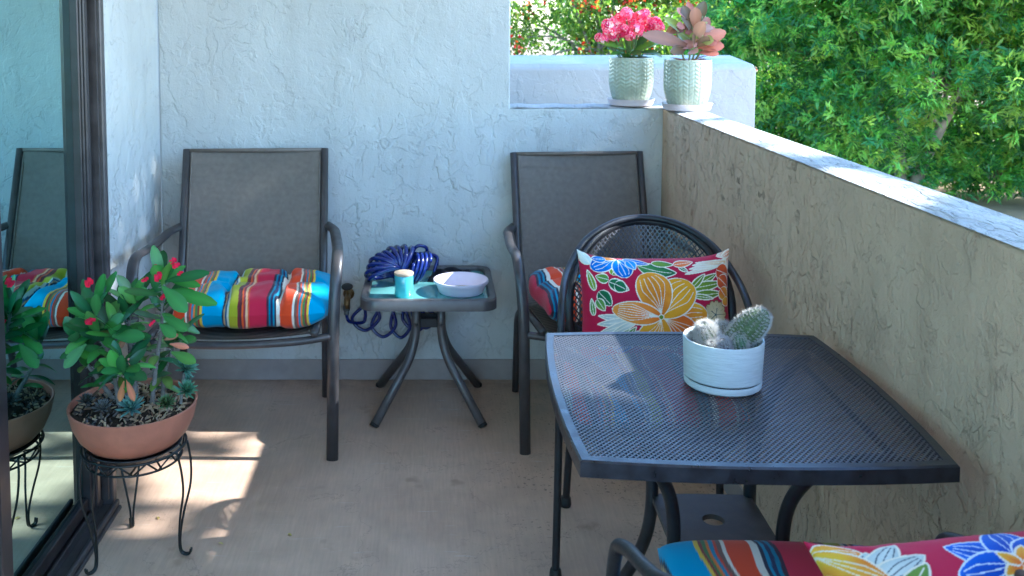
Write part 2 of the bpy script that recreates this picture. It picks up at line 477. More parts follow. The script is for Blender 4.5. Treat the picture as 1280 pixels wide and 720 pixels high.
# dim room behind the glass
rm = MB(); rm.box(-4.5, -1.21, -1.6, 4.2, -.15, -.02); rm.box(-4.6, -4.5, -1.6, 4.2, -.02, 2.46)
rm.box(-4.5, -1.21, 4.2, 4.3, -.02, 2.46); rm.box(-4.5, -1.21, -1.7, -1.6, -.02, 2.46); rm.box(-4.5, -1.21, -1.6, 4.2, 2.46, 2.6)
tag(rm.build('room_interior', M['inside'], smooth=False), kind='structure')
cu = MB()
def curt(u, v):
    y = 2.62+.62*u
    return (-1.33+.022*math.sin(y*62)+.012*math.sin(y*27+1), y, .03+2.35*v)
cu.grid(curt, 90, 4)
tag(cu.build('curtain', M['curtain']), 'pale pleated curtain hanging behind the sliding glass door', 'curtain')

# sliding glass door
dr = empty('sliding_glass_door', (-.95, YD, 0), 0, 'dark bronze sliding glass door reflecting the patio, left of the terracotta bowl', 'door')
def dbox(mb, x0, x1, y0, y1, z0, z1, bev=.003): mb.box(x0+.95, x1+.95, y0-YD, y1-YD, z0, z1, bev=bev)
j = MB(); dbox(j, -1.05, -.925, YD-.03, YD, .0, 2.2); dbox(j, -1.05, -.935, YD-.043, YD-.031, .03, 2.2, 0)
dbox(j, -1.05, -.99, YD-.075, YD-.044, .03, 2.2, 0)
j.build('jamb', M['bronze_lt'], dr, smooth=False)
st = MB(); dbox(st, -1.02, -.945, YD-.100, YD-.074, .035, 2.18); dbox(st, -1.0, -.951, YD-.108, YD-.101, .035, 2.18); dbox(st, -.99, -.957, YD-.115, YD-.109, .035, 2.18)
st.build('stile', M['bronze'], dr, smooth=False)
st = MB(); dbox(st, -1.02, -.955, 2.045, 2.10, .035, 2.18)
st.build('stile', M['bronze'], dr, smooth=False)
hd = MB(); dbox(hd, -1.05, -.93, -1.6, YD-.031, 2.2, 2.26); dbox(hd, -1.2, -1.0, -1.6, YD, 2.265, 2.455, 0); hd.build('head_frame', M['bronze'], dr, smooth=False)
sl = MB(); dbox(sl, -1.06, -.900, -1.6, YD-.032, .0005, .012); dbox(sl, -.918, -.906, -1.6, YD-.032, .0125, .030)
dbox(sl, -.962, -.954, -1.6, YD-.032, .0125, .034, .001); dbox(sl, -1.05, -.985, -1.6, YD-.032, .0125, .03)
sl.build('sill_track', M['bronze_lt'], dr, smooth=False)
rl = MB(); dbox(rl, -1.0, -.966, 2.101, YD-.116, .036, .075); rl.build('bottom_rail', M['bronze'], dr, smooth=False)
rl = MB(); dbox(rl, -1.0, -.966, -1.6, 2.044, .036, .075); rl.build('bottom_rail', M['bronze'], dr, smooth=False)
gp = MB(); dbox(gp, -.984, -.979, 2.101, YD-.116, .076, 2.18, 0); gp.build('glass_pane', M['glass'], dr, smooth=False)
gp = MB(); dbox(gp, -.984, -.979, -1.6, 2.044, .076, 2.18, 0); gp.build('glass_pane', M['glass'], dr, smooth=False)

# neighbour's wall beyond the ledge
nb = MB()
yf, yr = 4.30, 4.62
A = at_y(947, 80, yf); zt = A.z; zr = at_y(930, 68.5, yr).z; xr = A.x
nb.add([(-1.05, yf, -.15), (xr, yf, -.15), (xr, yf, zt-.02), (-1.05, yf, zt-.02),
        (-1.05, yf+.02, zt), (xr-.015, yf+.02, zt), (xr-.02, yr, zr), (-1.05, yr, zr),
        (-1.05, yr+.03, -.15), (xr, yr+.03, -.15)],
       [(0,1,2,3), (3,2,5,4), (4,5,6,7), (7,6,9,8), (1,9,6,5,2), (0,3,4,7,8)])
nbo = bevel(nb.build('neighbour_wall', M['stucco_far'], smooth=False), .012)
tag(nbo, 'pale stucco wall of the next balcony seen behind the two flower pots', 'wall', kind='thing')

# ------------------------------------------------------------------ SLING CHAIRS
def make_sling_chair():
    root = empty('patio_chair', (0,0,0))
    hw = .262
    prof = fillet([(0, -.285, .425), (0, .165, .385), (0, .345, .928)], .085, 8)
    for s in (-1, 1):
        mb = MB(); mb.tube([(s*hw, p.y, p.z) for p in prof], .0145, 10, ry=.0125, up=(1,0,0))
        mb.build('frame_rail', M['chair_frame'], root)
    for s in (-1, 1):     # front leg flowing into the arm
        mb = MB()
        path = fillet([(s*.315, -.262, .0), (s*.322, -.255, .48), (s*.335, -.205, .655), (s*.325, .0, .635), (s*.305, .215, .645), (s*.272, .262, .655)], .09, 8)
        path[0].z = .0
        mb.tube(path, .0125, 12, ry=.0205, up=(0,0,1)) if False else mb.tube(path, .0195, 12, ry=.0125, up=(1,0,0))
        mb.build('arm', M['chair_frame'], root)
    for s in (-1, 1):
        mb = MB(); mb.tube(fillet([(s*.262, .10, .375), (s*.266, .20, .33), (s*.262, .262, .0)], .06, 6), .0135, 10, ry=.0135)
        mb.build('rear_leg', M['chair_frame'], root)
    mb = MB()
    mb.tube(cr([(-.312, -.255, .405), (-.2, -.272, .395), (0, -.276, .388), (.2, -.272, .395), (.312, -.255, .405)], 6), .013, 10)
    mb.build('front_rail', M['chair_frame'], root)
    mb = MB(); mb.tube([(-.262, .165, .362), (0, .165, .355), (.262, .165, .362)], .0115, 10)
    mb.build('seat_brace', M['chair_frame'], root)
    # sling: one cloth from front edge to top of the back
    mb = MB(); K = [Vector(p) for p in prof]
    K[-1] = K[-1]
    acc = [0]
    for i in range(1, len(K)): acc.append(acc[-1]+(K[i]-K[i-1]).length)
    def along(t):
        d = t*acc[-1]
        for i in range(1, len(K)):
            if d <= acc[i]+1e-9:
                q = (d-acc[i-1])/(acc[i]-acc[i-1]); return K[i-1].lerp(K[i], q), (K[i]-K[i-1]).normalized()
        return K[-1], (K[-1]-K[-2]).normalized()
    def face(off):
        def fn(u, v):
            p, t = along(v*.985+.01); nr = Vector((0, -t.z, t.y))
            x = (u*2-1)*(hw-.004); sag = -.016*(1-(2*u-1)**2)
            q = p+nr*(sag+off); return (x, q.y, q.z)
        return fn
    mb.grid(face(.0015), 16, 48); n0 = len(mb.v); mb.grid(face(-.0015), 16, 48)
    for k in range(n0//2, 0): pass
    mb.build('sling', M['sling'], root)
    # folded hem across the top, and the side welts
    mb = MB()
    def hem(u, v):
        p, t = along(.945+.052*v); nr = Vector((0, -t.z, t.y)); x = (u*2-1)*(hw-.016)
        q = p+nr*(-.016*(1-(2*u-1)**2)+.0042); return (x, q.y, q.z-.006*math.sin(PI*u)*(1-v))
    mb.grid(hem, 16, 3)
    mb.tube([(x, *(lambda q: (q.y, q.z))(along(.995)[0]+Vector((0, -.004*1, 0))*0)) for x in (-hw, 0, hw)], .0075, 8)
    for s in (-1, 1):
        mb.tube([(s*(hw-.019), (along(v)[0]+Vector((0, -along(v)[1].z, along(v)[1].y))*.002).y, (along(v)[0]+Vector((0, -along(v)[1].z, along(v)[1].y))*.002).z) for v in np.linspace(.02, .985, 40)], .0035, 6)
    mb.build('hem', M['sling'], root)
    return root
ch1 = make_sling_chair()
ch1.scale = (.98, 1, 1); ch1.location = (-.643, 3.235, 0); ch1.rotation_euler[2] = R(3.0)
tag(ch1, 'grey sling armchair nearest the glass door, partly behind the thorny plant', 'chair', 'sling armchairs against the back wall')
ch2 = copy_tree(ch1)
ch2.location = (.580, 3.315, 0); ch2.rotation_euler[2] = R(4.0); ch2.scale = (.935, 1, .975)
tag(ch2, 'brown-grey sling armchair in the corner, behind the round mesh chair', 'chair', 'sling armchairs against the back wall')

# ------------------------------------------------------------------ STRIPED CUSHIONS
STR = []
def _s(w, c): STR.append((w, np.array(hx(c))))
for w, c in [(.075,'E0481C'),(.012,'EDE3D0'),(.014,'7A5A50'),(.010,'D2462A'),(.012,'2E86A8'),(.010,'E27A2A'),(.012,'4E7F4A'),(.010,'8C3A34'),(.014,'E2BE3A'),
             (.115,'189ACB'),(.010,'20293F'),(.008,'C9A878'),(.012,'2C5F86'),(.012,'CBD6C8'),(.052,'A9AE22'),(.014,'6B2430'),(.012,'4C2A30'),(.010,'DF5A24'),(.012,'8A3340'),(.014,'E2B58A'),(.010,'D2522A'),
             (.110,'C41E42'),(.014,'3B2036'),(.012,'1C7C9C'),(.014,'1F2B55'),(.010,'2A8FB4'),(.012,'26263E'),(.024,'E9E4D6')]: _s(w, c)
_tot = sum(w for w, c in STR)
_edges = np.cumsum([w for w, c in STR])/_tot
_cols = np.array([c for w, c in STR])
def stripes(x, off=0.0, period=.335):
    t = (np.asarray(x)/period+off) % 1.0
    return _cols[np.clip(np.searchsorted(_edges, t, side='right'), 0, len(_cols)-1)]
def cushion(name, Wd, D, T, off, parent=None, tuft=True, nu=260, nv=60, period=.335, sag=None, sx=1):
    """pillow form: top and bottom skins meeting at a seam; stripes run front to back"""
    mb = MB(); cols = []
    U = np.linspace(-1, 1, nu+1); V = np.linspace(-1, 1, nv+1)
    tufts = [(-.36, -.15), (.36, -.15), (-.36, .5), (.36, .5)] if tuft else []
    for side in (1, -1):
        base = len(mb.v)
        for v in V:
            for u in U:
                prof = (max(0, 1-abs(u)**5)*max(0, 1-abs(v)**5))**.42
                h = T/2*prof
                if tuft:
                    # pinch lines between the puffs
                    cr_ = 0
                    for ux in (-.36, .36): cr_ = max(cr_, math.exp(-((u-ux)/.05)**2)*.42)
                    for vy in (.05,): cr_ = max(cr_, math.exp(-((v-vy)/.10)**2)*.26)
                    for (a, b_) in tufts: cr_ = max(cr_, .6*math.exp(-(((u-a)/.10)**2+((v-b_)/.16)**2)))
                    h *= 1-cr_*(1 if side > 0 else .3)
                    h *= 1+.05*math.sin(u*9+v*4)+.04*math.sin(v*11-u*3)+.035*math.sin(u*23+3*math.sin(v*6))*math.cos(v*5+u*4)
                pinch = 1-.045*(abs(u)**2)*(abs(v)**2)
                x = u*Wd/2*pinch+(.006*math.sin(v*5+u*3) if tuft else 0); y = v*D/2*pinch+(.008*math.sin(u*8.6)*(abs(v)**4) if tuft else 0)
                z = side*h
                if sag: z += sag(u, v)
                mb.v.append((x, y, z)); cols.append(x+.004*math.sin(v*7+u*5))
        for jj in range(nv):
            for i in range(nu):
                a = base+jj*(nu+1)+i
                q = (a, a+1, a+nu+2, a+nu+1)
                mb.f.append(q if side > 0 else q[::-1])
    c = stripes(np.array(cols)*sx, off, period)
    return mb.build(name, M['fabric'], parent, cols=c)
def button(parent, pos, col):
    mb = MB(); mb.lathe([(.0005,-.004), (.009,-.003), (.010,.001), (.006,.004), (.0005,.005)], 14)
    return mb.build('button', simple('button_cloth', hx(col), .7), parent, loc=pos)
# offsets (fraction of the repeat at the cushion centre)
cu1 = cushion('seat_cushion', .50, .46, .125, .715)
cu1.location = (-.585, 3.19, .475); cu1.rotation_euler = (R(-2), R(0), R(3))
tag(cu1, 'tufted striped cushion in full view on the chair near the glass door', 'cushion', 'striped seat cushions')
button(cu1, (-.09, -.035, .026), '2F6F94'); button(cu1, (.09, -.035, .026), '7A2436')
cu2 = cushion('seat_cushion', .47, .45, .125, (_edges[21]+.02+.235/.335) % 1.0-.06)
cu2.location = (.585, 3.23, .48); cu2.rotation_euler = (R(-2), 0, R(5))
tag(cu2, 'striped cushion on the corner chair, showing its crimson and orange side edge', 'cushion', 'striped seat cushions')

# ------------------------------------------------------------------ SIDE TABLE
def rrect(hx_, hy_, r, n=8):
    pts = []
    for cx, cy, a0 in ((hx_-r, hy_-r, 0), (-hx_+r, hy_-r, 90), (-hx_+r, -hy_+r, 180), (hx_-r, -hy_+r, 270)):
        for k in range(n+1):
            a = R(a0+90*k/n); pts.append((cx+r*math.cos(a), cy+r*math.sin(a)))
    return pts
tb = empty('side_table', (-.012, 3.425, 0), 0, 'small square glass-topped side table with crossed bent legs, between the sling chairs', 'side table')
def ringpoly(mb, outer, inner, z0, z1, zi):
    n = len(outer)
    vs = [(x, y, z0) for x, y in outer]+[(x, y, z1-.006) for x, y in outer]
    o2 = [(x*.985, y*.985, z1) for x, y in outer]
    vs += o2+[(x*1.015, y*1.015, z1) for x, y in inner]+[(x, y, z1-.005) for x, y in inner]+[(x, y, zi) for x, y in inner]+[(x, y, z0) for x, y in inner]
    fs = []
    for k in range(6):
        for i in range(n):
            jn = (i+1) % n; fs.append((k*n+i, k*n+jn, (k+1)*n+jn, (k+1)*n+i))
    for i in range(n): jn = (i+1) % n; fs.append((6*n+i, 6*n+jn, jn, i))
    mb.add(vs, fs)
mb = MB(); ringpoly(mb, rrect(.235, .235, .055), rrect(.208, .208, .035), .425, .463, .448)
mb.build('table_rim', M['table_frame'], tb, sharp=35)
mb = MB(); mb.prism(rrect(.2075, .2075, .035), .440, .4485); mb.build('glass_top', M['table_glass'], tb, smooth=False)
for sx, sy in ((-1,-1), (1,-1), (-1,1), (1,1)):
    mb = MB()
    mb.tube(fillet([(sx*.045, sy*.05, .424), (sx*.045, sy*.05, .235), (sx*.19, sy*.185, .002)], .09, 10), .0155, 12)
    leg = mb.build('leg', M['table_frame'], tb)
    m2 = MB(); m2.tube([(sx*.186, sy*.1815, .008), (sx*.1915, sy*.1863, .0)], .0165, 12); m2.build('foot_cap', M['foot_cap'], leg)
mb = MB(); mb.box(-.05, .05, -.036, -.030, .305, .335); mb.box(-.05, .05, .030, .036, .305, .335)
mb.box(-.036, -.030, -.0295, .0295, .305, .335); mb.box(.030, .036, -.0295, .0295, .305, .335)
mb.build('bracket', M['black_metal'], tb, smooth=False)
for sx in (-1, 1):
    mb = MB(); mb.lathe([(.0005,0), (.007,.001), (.006,.004), (.0005,.006)], 10); mb.xf(Matrix.Translation((sx*.045, -.0655, .322)) @ Matrix.Rotation(R(90), 4, 'X'))
    mb.build('bolt', M['table_frame'], tb)

ZT = .4485
# candle
cd = empty('candle_jar', (-.098, 3.285, ZT), 0, 'turquoise candle jar with a flat wooden lid on the side table', 'candle')
MB().lathe([(.0005,0), (.030,.0), (.0325,.003), (.0325,.076), (.031,.0785), (.0005,.0785)], 40).build('jar', M['candle'], cd, sharp=40)
MB().lathe([(.0005,.079), (.033,.079), (.034,.081), (.034,.0865), (.033,.088), (.0005,.088)], 40).build('lid', M['candle_lid'], cd, sharp=40)
# lavender dish
ds = MB().lathe([(.0005,0), (.072,0), (.078,.003), (.090,.034), (.096,.036), (.098,.040), (.097,.047), (.093,.047), (.0915,.041), (.086,.036), (.0745,.0075), (.0005,.0065)], 64)
dso = ds.build('plant_saucer', M['dish'], sharp=40, loc=(.103, 3.345, ZT))
tag(dso, 'empty lavender plastic saucer lying on the side table beside the candle', 'saucer')
MB().lathe([(.0005,.0068), (.055,.0078), (.058,.0072), (.0595,.0069)], 40, (.004,.002,0)).build('dust_stain', simple('dry_dust', (.50,.40,.33), .9, 0, .1, .3, 60), dso)
# black pouch behind the dish
pc = MB()
def pouch(u, v):
    a, b = u*2-1, v*2-1
    h = .036*(max(0, 1-abs(a)**3)*max(0, 1-abs(b)**3))**.5*(1+.25*math.sin(a*7+b*5))
    return (a*.085, b*.05, h+.001)
pc.grid(pouch, 30, 20)
pco = pc.build('cloth_pouch', M['pouch'], loc=(.075, 3.50, ZT)); pco.rotation_euler = (0, 0, R(-14))
tag(pco, 'crumpled black cloth pouch on the side table behind the lavender saucer', 'pouch')

# ------------------------------------------------------------------ COIL HOSE + SPIGOT
hs = empty('coil_hose', (-.11, 3.46, ZT), 0, 'shiny blue coiled garden hose heaped on the side table and hanging behind it', 'hose')
def world_to_hose(p): return (p[0]+.11, p[1]-3.46, p[2]-ZT)
def coil(turns, c, Rm, rm, a0, a1, U, V, drift):
    """helix wound round a bent axis (an arc in the plane of U and V), like a slinky standing in an arch"""
    U, V, c = Vector(U).normalized(), Vector(V), Vector(c); V = (V-U*V.dot(U)).normalized(); W_ = U.cross(V)
    out = []; n = turns*28
    for i in range(n+1):
        t = i/n; b = a0+(a1-a0)*t; rad = U*math.cos(b)+V*math.sin(b)
        ph = 2*PI*turns*t; rr = rm*(1+.10*math.sin(t*9)+.05*math.sin(ph*.37))
        out.append(c+Vector(drift)*t+rad*(Rm+rr*math.cos(ph))+W_*(rr*math.sin(ph)))
    m_ = min(p.z for p in out)
    return [Vector((p.x, p.y, p.z-m_+.0072)) for p in out]
mb = MB(); mb.tube(coil(10, (-.035,-.01,.06), .034, .060, R(190), R(40), (1,.35,.05), (-.1,.55,1), (.03,0,0)), .0078, 10)
mb.build('upper_coil', M['hose'], hs)
# short bunch on the right, sunlit
mb = MB(); pts = []
for i in range(4*26+1):
    th = i/(4*26); a = 2*PI*4*th+1.0
    c = Vector((.025+.060*th, .005+.02*th, .060)); t = Vector((.9,.2,-.35)).normalized()
    e1 = (Vector((0,0,1))-t*t.z).normalized(); e2 = t.cross(e1)
    pts.append(c+e1*math.cos(a)*.052+e2*math.sin(a)*.050)
mn = min(p.z for p in pts); pts = [Vector((p.x, p.y, p.z-mn+.0075)) for p in pts]
mb.tube(pts, .0066, 8)
mb.tube(cr([(.03,.06,.085), (.055,.05,.125), (.09,.06,.115), (.085,.08,.07), (.10,.085,.085), (.13,.07,.075), (.12,.055,.03), (.135,.045,.012), (.13,.03,.008)], 8), .0066, 8)
mb.build('loose_coil', M['hose'], hs)
# lower loops hanging behind the table
mb = MB()
wp = []
A0 = at_y(433, 392, 3.60); wp.append(A0)
wp += [at_y(437, 402, 3.62), at_y(455, 402, 3.655)]
loops = [(455,432,398,398), (482,440,430,398), (497,444,0,0), (515,436,0,0), (524,425,0,0)]
cx = [462, 482, 499, 514, 524]; low = [411, 419, 420, 412, 408]; wdt = [17, 15, 12, 15, 14]; tilt = [-10, -5, 3, 10, 14]
for k in range(5):
    yy = 3.645-.010*(k % 2)
    wp += [at_y(cx[k]-wdt[k]*.5-tilt[k]*.1, 384, yy), at_y(cx[k]-wdt[k]+tilt[k]*.5, low[k]-12, yy), at_y(cx[k]+tilt[k]*.6, low[k]+2, yy-.012),
           at_y(cx[k]+wdt[k]+tilt[k]*.5, low[k]-12, yy-.02), at_y(cx[k]+wdt[k]*.5, 384, yy-.015)]
wp += [at_y(540, 375, 3.655), Vector((.02, 3.667, .47)), Vector((.0, 3.64, .50)), Vector((-.02, 3.58, ZT+.02)), Vector((-.05, 3.53, ZT+.04))]
wp = [Vector(world_to_hose(p)) for p in wp]
mb.tube(cr(wp, 9), .0066, 8)
mb.build('hanging_coil', M['hose'], hs)
mb = MB(); e = Vector(world_to_hose(at_y(433, 386, 3.60)))
mb.tube([e+Vector((0,0,-.022)), e+Vector((0,0,-.006))], .0105, 12); mb.tube([e+Vector((0,0,-.006)), e+Vector((0,0,.016))], .0135, 10)
mb.build('coupling', simple('grey_coupling', (.18,.2,.22), .4, .6), hs)
sg = empty('garden_spigot', (-.325, YB, .345), 0, 'weathered brass garden tap low on the wall, feeding the blue hose', 'tap')
mb = MB(); mb.tube([(0,0,0), (0,-.05,0)], .011, 12); mb.tube(fillet([(0,-.04,0), (0,-.083,0), (0,-.083,-.034)], .02), .012, 12); mb.tube([(0,-.001,0), (0,-.006,0)], .022, 16)
mb.build('tap_body', M['brass'], sg)
mb = MB(); mb.tube([(0,-.06,.008), (0,-.072,.045)], .006, 8); mb.build('spindle', M['brass'], sg)
mb = MB(); mb.lathe([(.0005,-.004), (.020,-.004), (.023,0), (.020,.004), (.0005,.004)], 12, (0,0,0)); mb.xf(Matrix.Translation((0,-.073,.047)) @ Matrix.Rotation(R(18), 4, 'X'))
mb.build('wheel_handle', simple('tap_handle_paint', (.03,.03,.03), .5, .3), sg)

# ------------------------------------------------------------------ MESH BISTRO TABLE
def clip_seg(poly, p, d):
    """line p+t*d inside the convex ccw polygon -> (t0,t1)"""
    t0, t1 = -9, 9; n = len(poly)
    for i in range(n):
        a = poly[i]; b = poly[(i+1) % n]
        nx, ny = -(b[1]-a[1]), b[0]-a[0]
        num = (a[0]-p[0])*nx+(a[1]-p[1])*ny; den = d[0]*nx+d[1]*ny
        if abs(den) < 1e-12:
            if num > 0: return None
            continue
        t = num/den
        if den > 0: t0 = max(t0, t)
        else: t1 = min(t1, t)
    return (t0, t1) if t1-t0 > 1e-4 else None
def lattice(mb, poly, ang, pitch, w, th, mapf, sub=1, z=0):
    """parallel flat strands at +-ang, clipped to poly, mapped by mapf(x,y,z)"""
    for sgn in (1, -1):
        d = (math.cos(ang), sgn*math.sin(ang)); nrm = (-d[1], d[0])
        ext = max(abs(nrm[0]*p[0]+nrm[1]*p[1]) for p in poly); k0 = int(ext/pitch)+1
        for k in range(-k0, k0+1):
            p = (nrm[0]*k*pitch, nrm[1]*k*pitch)
            r = clip_seg(poly, p, d)
            if not r: continue
            z0 = z+(.0004 if sgn > 0 else -.0004)
            base = len(mb.v)
            for i in range(sub+1):
                t = r[0]+(r[1]-r[0])*i/sub; x, y = p[0]+d[0]*t, p[1]+d[1]*t
                for (o, zz) in ((-w/2, z0-th/2), (w/2, z0-th/2), (w/2, z0+th/2), (-w/2, z0+th/2)):
                    mb.v.append(tuple(mapf(x+nrm[0]*o, y+nrm[1]*o, zz)))
            for i in range(sub):
                for q in range(4):
                    a = base+i*4+q; b = base+i*4+(q+1) % 4
                    mb.f.append((a, b, b+4, a+4))
TH, TB = .297, .017
def bowed(h, bow, n=10, rnd=.012):
    pts = []
    for k in range(4):
        a = k*PI/2; ca, sa = math.cos(a), math.sin(a)
        for i in range(n):
            s = -h+2*h*i/n; o = h+bow*(1-(s/h)**2)
            x, y = s, -o
            pts.append((x*ca-y*sa, x*sa+y*ca))
    return pts
bt = empty('bistro_table', (.541, 1.774, 0), R(-1.6), 'black expanded-metal square dining table with bowed edges beside the parapet', 'table')
YS = 1.045
outer = [(x, y*YS) for x, y in bowed(TH, TB)]; inner = [(x, y*YS) for x, y in bowed(TH-.018, TB)]
mb = MB(); n = len(outer)
vs = [(x, y, .692) for x, y in outer]+[(x, y, .7165) for x, y in outer]+[(x*.990, y*.990, .7195) for x, y in outer]+[(x*1.004, y*1.004, .7195) for x, y in inner]+[(x, y, .717) for x, y in inner]+[(x, y, .692) for x, y in inner]
fs = []
for k in range(6):
    for i in range(n):
        jn = (i+1) % n; fs.append((k*n+i, k*n+jn, ((k+1) % 6)*n+jn, ((k+1) % 6)*n+i))
mb.add(vs, fs); mb.build('rim', simple('black_gloss_paint', (.022,.024,.032), .34, .2, .6, .5, 35, .1, 200), bt, sharp=30)
mb = MB(); lattice(mb, [(x, y*YS) for x, y in bowed(TH-.012, TB)], R(50), .0078, .0031, .0012, lambda x, y, z: (x, y, z+.7165))
mb.build('mesh_top', M['mesh_metal'], bt, smooth=False)
for sx, sy in ((-1,-1), (1,-1), (-1,1), (1,1)):
    q = .098
    path = cr([(sx*.262, sy*.262, .688), (sx*.215, sy*.215, .680), (sx*.150, sy*.150, .635), (sx*.108, sy*.108, .555), (sx*q, sy*q, .46),
               (sx*.108, sy*.108, .36), (sx*.145, sy*.145, .25), (sx*.205, sy*.205, .14), (sx*.262, sy*.262, .05), (sx*.285, sy*.285, .006)], 6)
    mb = MB(); mb.tube(path, .0125, 12); lg = mb.build('leg', M['black_metal'], bt)
    m2 = MB(); m2.lathe([(.0005,0), (.017,0), (.018,.006), (.014,.018), (.0005,.02)], 14, (sx*.287, sy*.287, .0)); m2.build('foot_cap', M['foot_cap'], lg)
# umbrella shelf with a hole
mb = MB(); sq = [(c_*min(.1/max(abs(c_), abs(s_)), .133), s_*min(.1/max(abs(c_), abs(s_)), .133)) for c_, s_ in ((math.cos(2*PI*k/64), math.sin(2*PI*k/64)) for k in range(64))]; m_ = len(sq)
hole = [(.021*math.cos(math.atan2(y, x)), .021*math.sin(math.atan2(y, x))) for x, y in sq]
vs = [(x, y, .448) for x, y in sq]+[(x, y, .458) for x, y in sq]+[(x, y, .458) for x, y in hole]+[(x, y, .448) for x, y in hole]
fs = []
for k in range(4):
    for i in range(m_):
        jn = (i+1) % m_; fs.append((k*m_+i, k*m_+jn, ((k+1) % 4)*m_+jn, ((k+1) % 4)*m_+i))
mb.add(vs, fs); mb.build('umbrella_shelf', simple('rusty_dark_plate', (.085,.070,.062), .5, .2, .4, .4, 22, .2, 90), bt, smooth=False)
for sx in (-1, 1):
    mb = MB(); mb.tube([(sx*.24, -.24, .686), (sx*.24, .24, .686)], .006, 8); mb.build('cross_brace', M['black_metal'], bt)

# ------------------------------------------------------------------ ROUND-BACK MESH CHAIRS
def make_mesh_chair():
    root = empty('mesh_chair', (0,0,0))
    half = [(.236, -.165, .0), (.233, -.160, .25), (.230, -.155, .56), (.229, -.138, .675), (.227, -.085, .716), (.215, .04, .748), (.172, .155, .798), (.094, .232, .836), (0, .265, .848)]
    full = half+[(-x, y, z) for x, y, z in half[-2::-1]]
    mb = MB(); mb.tube(cr(full, 8), .0098, 12); mb.build('hoop_arm', M['black_metal'], root)
    for s in (-1, 1):
        mb = MB(); pth = cr([(s*.185, .14, .42), (s*.20, .165, .33), (s*.218, .21, .0)], 8)
        mb.tube(pth, .0105, 10); lg = mb.build('rear_leg', M['black_metal'], root)
        m2 = MB(); m2.lathe([(.0005,0), (.0155,0), (.017,.008), (.015,.026), (.0115,.03), (.0005,.031)], 14, (s*.218, .21, 0)); m2.build('foot_cap', M['foot_cap'], lg)
        m2 = MB(); m2.lathe([(.0005,0), (.0145,0), (.016,.008), (.014,.026), (.0115,.03), (.0005,.031)], 14, (s*.236, -.165, 0)); m2.build('foot_cap', M['foot_cap'], root)
    # barrel mesh back bounded by a flat ring that follows the hoop
    def bmap(x, y, z):
        yy = .225-4.0*x*x+.22*y
        return (x, yy+z, .642+y*.97)
    a, b = .212, .200
    ell = [(a*math.copysign(abs(math.cos(2*PI*k/56))**.84, math.cos(2*PI*k/56)), b*math.copysign(abs(math.sin(2*PI*k/56))**.84, math.sin(2*PI*k/56))) for k in range(56)]
    rn = MB(); rn.tube([bmap(x, y, 0) for x, y in ell], .005, 8, closed=True, ry=.011, up=(0,1,0)); bk = rn.build('back_ring', M['black_metal'], root)
    mb = MB(); lattice(mb, [(x*.98, y*.98) for x, y in ell], R(55), .0105, .0032, .0012, bmap, sub=10)
    mb.build('back_mesh', M['mesh_metal'], bk, smooth=False)
    # seat
    def smap(x, y, z): return (x, y-.105, .432-.10*max(0, .06-(x*x+y*y))+z*1.0)
    a, b = .215, .270
    ell = [(a*math.cos(2*PI*k/48), b*math.sin(2*PI*k/48)) for k in range(48)]
    rn = MB(); rn.tube([smap(x, y, 0) for x, y in ell], .009, 10, closed=True); stt = rn.build('seat_ring', M['black_metal'], root)
    mb = MB(); lattice(mb, [(x*.98, y*.98) for x, y in ell], R(55), .0115, .0036, .0012, smap, sub=6)
    mb.build('seat_mesh', M['mesh_metal'], stt, smooth=False)
    for s in (-1, 1):
        mb = MB(); mb.tube(cr([(s*.232, -.158, .40), (s*.215, -.13, .415), (s*.18, -.09, .418)], 5), .008, 8); mb.build('seat_bracket', M['black_metal'], root)
    mb = MB(); mb.tube([(-.18, .12, .415), (.18, .12, .415)], .007, 8)
    mb.build('rear_rail', M['black_metal'], root)
    return root
mc1 = make_mesh_chair()
mc1.location = (.572, 2.455, 0); mc1.rotation_euler[2] = R(-9)
tag(mc1, 'round-backed black mesh chair facing the camera across the table, holding an orange-flower pillow', 'chair', 'round mesh chairs at the table')
mc2 = copy_tree(mc1)
mc2.location = (.488, 1.148, 0); mc2.rotation_euler[2] = R(180+2)
tag(mc2, 'round mesh chair in the near corner, only its arm loops showing under the table edge', 'chair', 'round mesh chairs at the table')

cu3 = cushion('seat_cushion', .43, .45, .075, .62, tuft=False, nu=260, nv=30)
cu3.location = (.545, 2.40, .478); cu3.rotation_euler = (0, 0, R(1))
tag(cu3, 'striped cushion seen through the mesh tabletop, under the orange-flower pillow', 'cushion', 'striped seat cushions')
cu4 = cushion('seat_cushion', .43, .46, .075, (_edges[10]+.01-.215/.335) % 1.0, tuft=False, nu=260, nv=30, sx=-1)
cu4.location = (.595, 1.41, .478); cu4.rotation_euler = (R(0), 0, R(-3))
tag(cu4, 'flat striped cushion in the foreground with a wide blue band, below the table', 'cushion', 'striped seat cushions')

